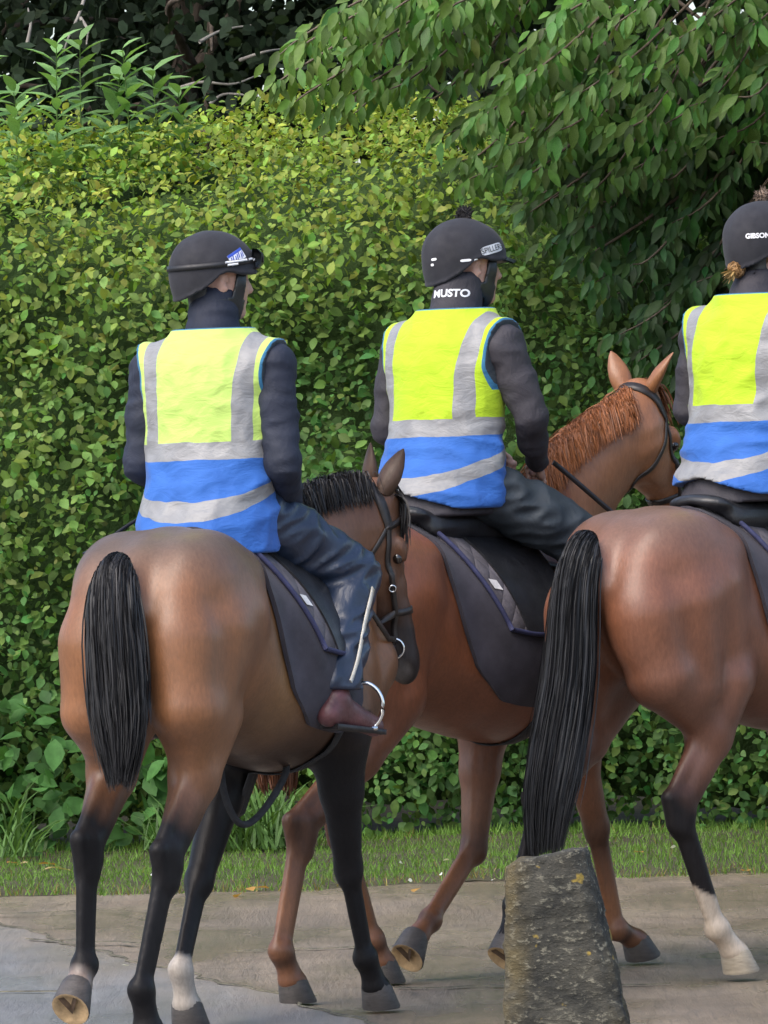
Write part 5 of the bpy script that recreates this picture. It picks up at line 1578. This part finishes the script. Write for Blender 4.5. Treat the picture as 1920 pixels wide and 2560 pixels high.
def make_rider(label, loc, th, P_):
    seat = on_horse(loc, th, np.array(HSEAT) + np.array(P_.get('shift', (0, 0, 0))))
    per = thing('person', label, 'person', seat, R(90 - th + P_.get('yaw', 0)), 'riders in hi-vis waistcoats')
    per.scale = (P_.get('scale', 1.0),) * 3
    lean = P_['lean']
    tl = lambda p: np.array([p[0] + lean * p[2], p[1], p[2]], float)
    sh = {s: tl((.030, s * .190, .520)) for s in (-1, 1)}
    el, wr, kn, an, toe = P_['elbow'], P_['wrist'], P_['knee'], P_['ankle'], P_['toe']
    hipj = {s: np.array([.03, s * .095, .075]) for s in (-1, 1)}
    hc = tl((P_.get('hx', .085), 0, P_.get('hz', .795))); hy = R(P_['head_yaw']); Rm = head_frame(hc, hy, R(P_.get('head_pitch', 4)))
    # ---- body: one continuous mesh
    f = Field((-.30, -.50, -.80), (.62, .50, .98), .0082)
    f.func((-.25, -.25, -.05), (.35, .25, .70), torso_sdf(-.028, lean, -.0, .60), 0)
    f.cone(tl((.035, 0, .56)), hc + Rm @ np.array([-.02, 0, -.06]), .060, .055, k=.03)
    head_prims(f, hc, Rm)
    for s in (-1, 1):
        f.cone(sh[s] * [1, .6, 1], sh[s], .075, .055, k=.03)
        f.chain([sh[s], np.array(el[s]), np.array(wr[s])], [.050, .038, .026], k=.02)
        fw = nrm(np.array(wr[s]) - np.array(el[s])); fw = nrm(fw + np.array([.5, -s * .2, -.1]))
        hand_prims(f, np.array(wr[s]), fw, (0.1, -s * .35, 1), s)
        f.chain([hipj[s], np.array(kn[s]), np.array(an[s])], [.080, .050, .030], k=.03)
        f.chain([np.array(an[s]), np.array(an[s]) * .3 + np.array(toe[s]) * .7, np.array(toe[s])], [.026, .020, .014], k=.015)
    V, Q = f.mesh(); V = smooth_mesh(V, Q, 1, .4)
    body = obj('body', mesh_np('body', V, [Q], M_SKIN), per)
    g = lambda p: hc + Rm @ np.asarray(p, float)
    for s in (-1, 1):
        e = MB().ball(g((.076, s * .032, .010)), .0115, 10, 8).build('eye', M_WHITE, per)
        MB().ball(g((.0845, s * .033, .010)), .0055, 8, 6).build('iris', M_EYE, e)
    # ---- jacket
    f = Field((-.32, -.50, -.06), (.62, .50, .78), .0085)
    f.func((-.28, -.28, -.05), (.35, .28, .72), torso_sdf(-.020, lean, -.03, .60), 0)
    f.cone(tl((.030, 0, .585)), tl((.050, 0, P_.get('collar', .705))), .090, .078, k=.03)
    for s in (-1, 1):
        f.cone(sh[s] * [1, .55, 1], sh[s] + [0, s * .015, -.010], .080, .076, k=.03)
        E_, W_ = np.array(el[s]), np.array(wr[s])
        f.chain([sh[s] + [0, s * .015, -.010], E_ * .5 + sh[s] * .5 + [0, s * .010, 0], E_], [.075, .064, .055], k=.02)
        f.chain([E_, E_ * .5 + W_ * .5, W_ - nrm(W_ - E_) * .012], [.054, .049, .040], k=.015)
    f.func((-.25, -.3, .64), (.4, .3, .80), lambda X, Y, Z: np.sqrt((X - .055 - lean * Z) ** 2 + Y * Y + 0 * Z) - .058 + np.maximum(.68 - Z, 0) * 3, .008, 's')
    f.D += (.0060 * (np.abs(wob(f.ax[0][:, None, None], f.ax[1][None, :, None], f.ax[2][None, None, :] * 2.6, 34, 5 + P_['seed'])) - .4) + .003 * wob(f.ax[0][:, None, None], f.ax[1][None, :, None], f.ax[2][None, None, :], 45, 6 + P_['seed'])).astype(np.float32)
    V, Q = f.mesh(); V = smooth_mesh(V, Q, 1, .4)
    jk = obj('jacket', mesh_np('jacket', V, [Q], P_['jacket']), per)
    jk_bvh = to_bvh(V, Q)
    # ---- waistcoat
    f = Field((-.32, -.32, -.16), (.36, .32, .72), .0078)
    f.func((-.3, -.3, -.16), (.36, .3, .72), torso_sdf(.012, lean, -.16, .70), 0)
    for s in (-1, 1):
        f.cone(sh[s] * [1, .45, 1] + [0, 0, -.008], sh[s] + [0, s * .03, -.010], .100, .094, k=.04)
    fx = P_.get('hemshift', 0)
    def cut(D, X, Y, Z):
        ay = np.abs(Y)
        W = wob(X, Y, Z * 1.3, 26, 70 + P_['seed']) * .0045 + (np.abs(wob(X, Y * 1.2, Z, 44, 75 + P_['seed'])) - .4) * .006 + (np.abs(wob(X * .6, Y * .6, Z * 2.6, 22, 71 + P_['seed'])) - .4) * .011 * np.clip((.34 - Z) / .15, .25, 1)
        D = D + W
        arm = ay - (.214 + 1.5 * (Z - .46) ** 2) + 0 * X
        D = np.maximum(D, arm)
        neck = Z - (.640 + .10 * np.clip(-(X - lean * Z), -.1, .1) * 0) + 0 * X + 0 * Y
        D = np.maximum(D, neck)
        xb = X - lean * Z
        hem = P_['hem'](xb, Y) - Z
        return np.maximum(D, hem)
    f.all(cut)
    V, Q = f.mesh(); V = smooth_mesh(V, Q, 1, .45)
    obj('waistcoat', mesh_np('waistcoat', V, [Q], P_['vest']), per)
    # ---- trousers
    f = Field((-.26, -.48, -.62), (.62, .48, .22), .0085)
    f.ell((.005, 0, .080), (.140, .180, .110), k=.02)
    for s in (-1, 1):
        K, A = np.array(kn[s]), np.array(an[s])
        f.cone(hipj[s] + [.0, s * .02, .0], hipj[s] * .5 + K * .5 + [0, 0, .004], .096, .098, k=.04)
        f.cone(hipj[s] * .5 + K * .5 + [0, 0, .004], K, .100, .086, k=.03)
        f.cone(K, K * .45 + A * .55, .084, .078, k=.03)
        f.cone(K * .45 + A * .55, A + nrm(K - A) * .055, .078, .076, k=.02)
        f.func((-.26, -.48, -.62), (.62, .48, .22), lambda X, Y, Z: (X - A[0]) * 0 + (A[2] + .060 + .25 * (X - A[0])) - Z + 0 * Y, .004, 's') if False else None
    ax = f.ax
    X_, Y_, Z_ = ax[0][:, None, None], ax[1][None, :, None], ax[2][None, None, :]
    f.D += (.013 * (np.abs(wob(X_ * .7 + Z_ * 1.3, Y_ * .5, Z_ * .9 - X_ * 1.1, 52, 20 + P_['seed'])) - .45) + .0045 * wob(X_, Y_, Z_, 42, 21 + P_['seed'])).astype(np.float32)
    zcut = an[-1][2] + .030
    f.D = np.maximum(f.D, (zcut - .06 * (X_ - an[-1][0]) - Z_ + 0 * Y_)).astype(np.float32)
    V, Q = f.mesh(); V = smooth_mesh(V, Q, 1, .4)
    obj('trousers', mesh_np('trousers', V, [Q], P_['trousers']), per)
    tr_bvh = to_bvh(V, Q)
    if P_.get('stripe'):
        for s in (-1, 1):
            K, A = np.array(kn[s]), np.array(an[s])
            pts = []
            for u in np.linspace(.12, .86, 16):
                c = K * (1 - u) + A * u + np.array([-.018 - .025 * u, s * .16, 0])
                h = tr_bvh.ray_cast(Vector(c), Vector((-.0, -s, 0)), .4)
                if h[0] is not None: pts.append(np.array(h[0]) + np.array([0, s * .002, 0]))
            pts = np.array(pts); n_ = len(pts); t_ = np.linspace(-1, 1, n_)
            ft = np.stack([np.polyval(np.polyfit(t_, pts[:, q], 5), t_) for q in range(3)], -1); ft[:, 1] += s * .003
            MB().tube(ft, 1, flat=(.019, .004), up=(0, s, 0)).build('side_stripe', M_STRIPE, per)
    # ---- boots
    for s in (-1, 1):
        A, T_ = np.array(an[s]), np.array(toe[s])
        f = Field(np.minimum(A, T_) - .14, np.maximum(A, T_) + .16, .006)
        d = nrm(T_ - A - np.array([0, 0, (T_ - A)[2]]))
        heel = A - d * .038 + np.array([0, 0, -.052])
        f.cone(A + nrm(np.array(kn[s]) - A) * .09, A, .038, .036, k=.02)
        f.cone(A, heel, .036, .030, k=.02)
        f.cone(A + d * .03 + [0, 0, -.02], T_ + [0, 0, .0], .038, .023, k=.03)
        f.cone(heel + [0, 0, .01], T_ + [0, 0, -.004], .030, .027, k=.03)
        V, Q = f.mesh(); b = obj('boot', mesh_np('boot', V, [Q], M_BOOT), per)
        so = MB()
        so.tube(spline([heel + [0, 0, -.030], A * .5 + T_ * .5 + [0, 0, -.052], T_ + d * .02 + [0, 0, -.022]], 10), 1, flat=(.07, .016), up=(0, 0, 1)).build('sole', M_BOOTD, b)
    # ---- helmet
    def hel(D, X, Y, Z):
        x = Rm[0, 0] * (X - hc[0]) + Rm[1, 0] * (Y - hc[1]) + Rm[2, 0] * (Z - hc[2])
        y = Rm[0, 1] * (X - hc[0]) + Rm[1, 1] * (Y - hc[1]) + Rm[2, 1] * (Z - hc[2])
        z = Rm[0, 2] * (X - hc[0]) + Rm[1, 2] * (Y - hc[1]) + Rm[2, 2] * (Z - hc[2])
        rz = np.where(z > .03, .124, .19)
        q = np.sqrt(((x + .012) / .143) ** 2 + (y / .113) ** 2 + ((z - .03) / rz) ** 2)
        d = (q - 1) * .115
        low = (.004 + .14 * x - .75 * np.clip(-x - .03, 0, .2) * np.clip(1 - (-x - .03) * 1.5, .4, 1) + .014 * np.exp(-(x / .035) ** 2)) - z
        inn = (np.sqrt(((x + .012) / .128) ** 2 + (y / .098) ** 2 + ((z - .03) / (rz - .015)) ** 2) - 1) * .1
        seam = .0012 * np.exp(-(y / .004) ** 2) * (z > .05)
        d = d - seam + .0012 * wob(X, Y, Z, 60, 3)
        rim = np.maximum(np.abs(d + .003) - .0065, np.abs(low + .006) - .006)
        return np.minimum(np.maximum(np.maximum(d, low), -inn), rim)
    f = Field(hc - .20, hc + .20, .0058); f.all(hel); V, Q = f.mesh(); V = smooth_mesh(V, Q, 1, .4)
    hm = obj('helmet', mesh_np('helmet', V, [Q], M_SILK), per)
    h_bvh = to_bvh(V, Q)
    if P_.get('pom') is not None:
        r = np.random.default_rng(3 + P_['seed'])
        c = g((-.015, 0, .168)); pm = MB()
        pm.ball(c, .021, 14, 10)
        for _ in range(220):
            dv = nrm(r.normal(size=3)); p0 = c + dv * .017; p1 = c + dv * r.uniform(.024, .030) + r.normal(0, .003, 3)
            pm.tube(np.array([p0, p1]), [.0032, .0015], 4)
        pm.build('pompom', P_['pom'], hm)
    if P_.get('peak'):
        U = np.linspace(-1, 1, 15); rows = []
        for rr, dz_ in ((.128, .006), (.150, .001), (.172, -.006), (.171, -.010), (.148, -.004), (.126, .000)):
            rows.append([g((rr * math.cos(u * .72) - .004, .78 * rr * math.sin(u * .72), .032 + dz_ - .014 * u * u)) for u in U])
        MB().grid(np.array(rows), closed_u=True).build('peak', M_HARN, hm)
    # harness: cheek strap, nape strap and chin strap laid on the head
    f = Field(hc - .17, hc + .17, .0055)
    head_prims(f, hc, Rm, False)
    f.cone(tl((.035, 0, .56)), hc + Rm @ np.array([-.02, 0, -.06]), .060, .055, k=.03)
    def har(D, X, Y, Z):
        x = Rm[0, 0] * (X - hc[0]) + Rm[1, 0] * (Y - hc[1]) + Rm[2, 0] * (Z - hc[2])
        y = Rm[0, 1] * (X - hc[0]) + Rm[1, 1] * (Y - hc[1]) + Rm[2, 1] * (Z - hc[2])
        z = Rm[0, 2] * (X - hc[0]) + Rm[1, 2] * (Y - hc[1]) + Rm[2, 2] * (Z - hc[2])
        shell = np.maximum(D - .011, -(D + .002))
        cheek = np.maximum(np.abs(x - (.052 + .10 * (z + .05))) - (.021 - .06 * (z + .03)), np.abs(z + .045) - .062)
        chin = np.maximum(np.abs(x - (.055 + .20 * (z + .115))) - .016, np.abs(z + .10) - .035)
        nape = np.maximum(np.maximum(np.abs(z + .070 - .32 * (x - .04)) - (.020 + .12 * np.clip(-x, 0, .12)), x - .055), -.6 - x)
        lower = np.maximum(np.abs(z + .058) - .030 , x + .052)
        return np.maximum(shell, np.minimum(np.minimum(cheek, chin), np.minimum(nape, lower)))
    f.all(har); V, Q = f.mesh(); V = smooth_mesh(V, Q, 1, .4)
    obj('chin_strap', mesh_np('chin_strap', V, [Q], M_HARN), hm)
    return per, hm, h_bvh, jk, jk_bvh, g, Rm, hc
J1 = cloth_mat('navy_jacket', (0.013, 0.017, 0.032), 0.75, 12, 0.35)
J2 = cloth_mat('black_jacket', (0.034, 0.031, 0.038), 0.75, 14, 0.4)
T1 = cloth_mat('navy_waterproof_trousers', (0.017, 0.027, 0.052), 0.36, 16, 0.22, 0.5)
T2 = cloth_mat('slate_trousers', (0.030, 0.038, 0.046), 0.55, 16, 0.22)
VM1 = vest_mat('pale_lime_waistcoat', (0.41, 0.57, 0.125))
VM2 = vest_mat('yellow_waistcoat', (0.36, 0.52, 0.010))
def hem1(x, y):
    # back edge sits on the cantle, the right side hangs lower to a rounded point
    return -.016 - .055 * np.clip(-(y - .02) / .2, 0, 1) ** 1.2 + .95 * np.clip(x - .04, 0, .3) - .03 * np.clip(y / .2, 0, 1)
def hem2(x, y):
    return .050 - .060 * np.clip(-(y - .02) / .2, 0, 1) ** 1.2 + .95 * np.clip(x - .04, 0, .3) - .03 * np.clip(y / .2, 0, 1)
sym = lambda a, b=None: {-1: a, 1: b if b is not None else (a[0], -a[1], a[2])}
R1 = dict(shift=(-.07, .045, 0), hx=.06, lean=.06, head_yaw=-43, head_pitch=4, elbow=sym((.0, -.262, .205), (.02, .245, .22)), wrist=sym((.24, -.17, .06), (.25, .13, .08)),
          knee=sym((.375, -.315, -.150)), ankle=sym((.125, -.355, -.540)), toe=sym((.325, -.395, -.632)), jacket=J1, vest=VM1, trousers=T1, hem=hem1, seed=1, stripe=True, collar=.72)
R2 = dict(scale=1.05, shift=(0, 0, .045), hz=.780, lean=.12, head_yaw=-24, head_pitch=4, elbow=sym((.13, -.285, .275), (.08, .275, .26)), wrist=sym((.32, -.15, .13), (.34, .10, .14)),
          knee=sym((.41, -.305, -.15)), ankle=sym((.25, -.325, -.53)), toe=sym((.43, -.36, -.62)), jacket=J2, vest=VM2, trousers=T2, hem=hem2, seed=2, pom=M_POM, peak=True, collar=.715)
R3 = dict(scale=1.05, shift=(0, 0, .06), hz=.785, lean=.10, head_yaw=-8, head_pitch=4, elbow=sym((.10, -.285, .27), (.06, .25, .27)), wrist=sym((.34, -.12, .14), (.34, .10, .14)),
          knee=sym((.37, -.305, -.14)), ankle=sym((.10, -.335, -.53)), toe=sym((.29, -.37, -.62)), jacket=J2, vest=VM2, trousers=T2, hem=hem2, seed=3, pom=M_POM2, collar=.665)
def seat_to_horse(p, Rr): s = Rr.get('scale', 1.0); t = Rr.get('shift', (0, 0, 0)); return tuple(p[i] * s + HSEAT[i] + t[i] for i in range(3))
def hands(Rr): return [np.array(seat_to_horse(Rr['wrist'][s], Rr)) + np.array([.09, 0, 0]) for s in (-1, 1)]
def footp(Rr): t = np.array(Rr['toe'][-1]) * .75 + np.array(Rr['ankle'][-1]) * .25; t[2] = Rr['toe'][-1][2] - .01; return seat_to_horse(t, Rr)
make_tack(HL1, TH1, bvh1, hd1, 'bay horse', footp(R1), suede=True, rein_to=hands(R1))
make_tack(HL2, TH2, bvh2, hd2, 'chestnut horse', footp(R2), rein_to=hands(R2), breast=True)
make_tack(HL3, TH3, bvh3, hd3, 'brown horse', footp(R3), rein_to=hands(R3))

per1, hm1, hb1, jk1, jb1, g1, Rm1, hc1 = make_rider('rider in pale lime and blue waistcoat, goggles on helmet, on the bay horse', HL1, TH1, R1)
per2, hm2, hb2, jk2, jb2, g2, Rm2, hc2 = make_rider('rider in yellow and blue waistcoat and peaked pompom helmet, middle horse', HL2, TH2, R2)
per3, hm3, hb3, jk3, jb3, g3, Rm3, hc3 = make_rider('rider with blond bun under a brown pompom helmet, cut by right edge', HL3, TH3, R3)

def on_helmet(Rm, g, az, el, roll=0.0):
    """frame on the helmet: az from the face towards the right ear, el upwards"""
    n_ = np.array([math.cos(el) * math.cos(az), -math.cos(el) * math.sin(az), math.sin(el)])
    u = np.array([-math.sin(az), -math.cos(az), 0]) * -1.0
    v = np.cross(n_, u); v = v if v[2] > 0 else -v
    c, s = math.cos(roll), math.sin(roll)
    u2 = u * c + v * s; v2 = -u * s + v * c
    return g(n_ * .10 + np.array([-.012, 0, .03])), Rm @ u2, Rm @ v2, Rm @ n_
# rider 1: blue and white badge, goggles and strap
cp, U, V_, N_ = on_helmet(Rm1, g1, R(68), R(20), R(28))
pv, pf = patch(.066, .036, 10, 6)
wrap_pts(pv, pf, cp, U, V_, N_, hb1, M_WHITE, 'badge', hm1, .0018)
pv, pf = patch(.066, .009, 10, 2); pv[:, 1] += .0135
wrap_pts(pv, pf, cp, U, V_, N_, hb1, M_BLUEP, 'badge_band', hm1, .0026)
r = np.random.default_rng(2)
for i in range(7):
    pv, pf = patch(.0042, .017, 2, 3, skew=.007); pv[:, 0] += -.026 + i * .0086; pv[:, 1] += -.002 + .003 * math.sin(i * 2.1)
    wrap_pts(pv, pf, cp, U, V_, N_, hb1, M_BLUEP, 'badge_letter', hm1, .0026)
gog = thing('goggles', 'black and white strapped goggles pushed up on the leftmost rider helmet', 'goggles', per1.location, per1.rotation_euler.z)
pts, nn = [], []
for az in np.linspace(R(18), R(-18 + 360 - 0), 60):
    cp, U, V_, N_ = on_helmet(Rm1, g1, az, R(7 + 9 * math.cos(az)))
    h = hb1.ray_cast(Vector(cp + N_ * .2), Vector(-N_), .5)
    if h[0] is not None: pts.append(np.array(h[0]) + N_ * .003); nn.append(N_)
MB().tube(np.array(pts), 1, flat=(.017, .004), up=np.array(nn)).build('strap', M_BLACKP, gog)
for (a0, a1, de) in ((30, 34, 0), (38, 47, 3), (52, 92, 3), (70, 88, -4)):
    pts, nn = [], []
    for az in np.linspace(R(a0), R(a1), 12):
        cp, U, V_, N_ = on_helmet(Rm1, g1, az, R(7 + 9 * math.cos(az) + de * .6))
        h = hb1.ray_cast(Vector(cp + N_ * .2), Vector(-N_), .5)
        if h[0] is not None: pts.append(np.array(h[0]) + N_ * .0062); nn.append(N_)
    MB().tube(np.array(pts), 1, flat=(.0065, .002), up=np.array(nn)).build('strap_print', M_WHITE, gog)
U_ = np.linspace(-1, 1, 17); rows = []
for rr, el in ((.150, .030), (.160, .034), (.172, .046), (.172, .078), (.158, .092), (.140, .094), (.140, .032)):
    rows.append([g1((rr * math.cos(u * .62) - .022, .86 * rr * math.sin(u * .62), el + .006)) for u in U_])
MB().grid(np.array(rows), closed_u=True).build('frame', M_BLACKP, gog)
rows = [[g1((.1745 * math.cos(u * .55) - .022, .86 * .1745 * math.sin(u * .55), z_)) for u in U_] for z_ in (.056, .066, .078)]
MB().grid(np.array(rows)).build('lens', M_LENS, gog)
# rider 2: lettering
cp, U, V_, N_ = on_helmet(Rm2, g2, R(62), R(11), R(14))
pv, pf = patch(.098, .029, 12, 4, .35)
wrap_pts(pv, pf, cp, U, V_, N_, hb2, M_SILVER, 'badge', hm2, .0018)
wrap_text('SPILLERS', .0268, cp, U, V_, N_, hb2, M_BLACKP, 'badge_lettering', hm2, .0, .0030)
for (az, el, w) in ((R(113), R(-10), .036), (R(96), R(-9), .013), (R(160), R(-8), .02), (R(163), R(-15), .012)):
    cp, U, V_, N_ = on_helmet(Rm2, g2, az, el, R(6)); pv, pf = patch(w, .0085, 6, 2, .5)
    wrap_pts(pv, pf, cp, U, V_, N_, hb2, M_WHITE, 'white_tab', hm2, .0025)
# collar lettering
nb = np.array([-.92, -.38, 0.12]); nb = nb / np.linalg.norm(nb); ub = nrm(np.cross((0, 0, 1), nb)); vb = np.cross(nb, ub)
wrap_text('MUSTO', .036, np.array([.045 + .12 * .68, 0, .678]), ub, vb, nb, jb2, M_SILVER, 'collar_lettering', jk2, 0, .0025, .0012)
# rider 3
cp, U, V_, N_ = on_helmet(Rm3, g3, R(140), R(0), R(4))
wrap_text('GIBSON', .022, cp, U, V_, N_, hb3, M_WHITE, 'helmet_lettering', hm3, 0, .0025, .0010)
cp, U, V_, N_ = on_helmet(Rm3, g3, R(98), R(2), R(8))
wrap_text('· · · ·', .02, cp, U, V_, N_, hb3, M_WHITE, 'helmet_dots', hm3, 0, .0025)
cp, U, V_, N_ = on_helmet(Rm3, g3, R(96), R(17), R(12)); pv, pf = patch(.07, .007, 10, 2, .4)
wrap_pts(pv, pf, cp, U, V_, N_, hb3, M_WHITE, 'white_tab', hm3, .0025)
# hair of rider 3: a bun at the nape and hair under the rim
r = np.random.default_rng(9)
def bun(rr):
    c = g3((-.125, .0, -.075)); a0 = rr.uniform(0, 6.28); t = np.linspace(0, 1, 9)
    ax = nrm(rr.normal(size=3)); e1 = nrm(np.cross(ax, rr.normal(size=3))); e2 = np.cross(ax, e1); q = rr.uniform(.016, .029)
    return c + q * (np.cos(a0 + 3.4 * t)[:, None] * e1 + np.sin(a0 + 3.4 * t)[:, None] * e2)
v, q, c = strands(420, bun, 5, .005, (.30, .17, .07), colvar=.45)
v2, q2, c2 = strands(60, lambda rr: g3((-.13, 0, -.075)) + np.linspace(0, 1, 6)[:, None] * (Rm3 @ np.array([-.05 * rr.uniform(.3, 1), rr.normal(0, .012), -.03 + rr.normal(0, .01)])), 6, .004, (.34, .22, .08))
v3, q3, c3 = strands(260, lambda rr: (lambda a: np.array([g3((-.10 * math.cos(a) * (1 - .2 * t), .085 * math.sin(a) * (1 - .5 * t), -.02 - .055 * t)) for t in np.linspace(0, 1, 7)]))(rr.uniform(-1.1, 1.1)), 7, .005, (.22, .12, .05))
obj('hair', mesh_np('hair', np.vstack([v, v2, v3]), [np.vstack([q, q2 + len(v), q3 + len(v) + len(v2)])], M_HAIRB, True, np.vstack([c, c2, c3])), per3)
# whip in the left hand of rider 1, lying back across the loins
wp = thing('whip', 'short dark riding whip held by the leftmost rider', 'whip', per1.location, per1.rotation_euler.z)
MB().tube(spline([(.34, .10, .12), (.10, .26, .06), (-.10, .34, -.03)], 16), np.linspace(.008, .005, 16), 8).build('shaft', M_BLACKP, wp)
MB().tube(np.array([(-.095, .338, -.028), (-.16, .36, -.055)]), 1, flat=(.028, .004), up=(0, 0, 1)).build('flap', M_BLACKP, wp)
# loose strap hanging under the bay horse's belly
ls = thing('hanging_strap', 'loose black strap looping below the belly of the bay horse', 'strap', (HL1[0], HL1[1], 0), R(90 - TH1))
MB().tube(spline([(.62, .0, .89), (.66, .0, .74), (.72, -.02, .655), (.82, -.04, .675), (.92, -.08, .78), (.96, -.08, .84)], 30), 1, flat=(.022, .006), up=(1, .3, 0)).build('webbing', M_GIRTH, ls)
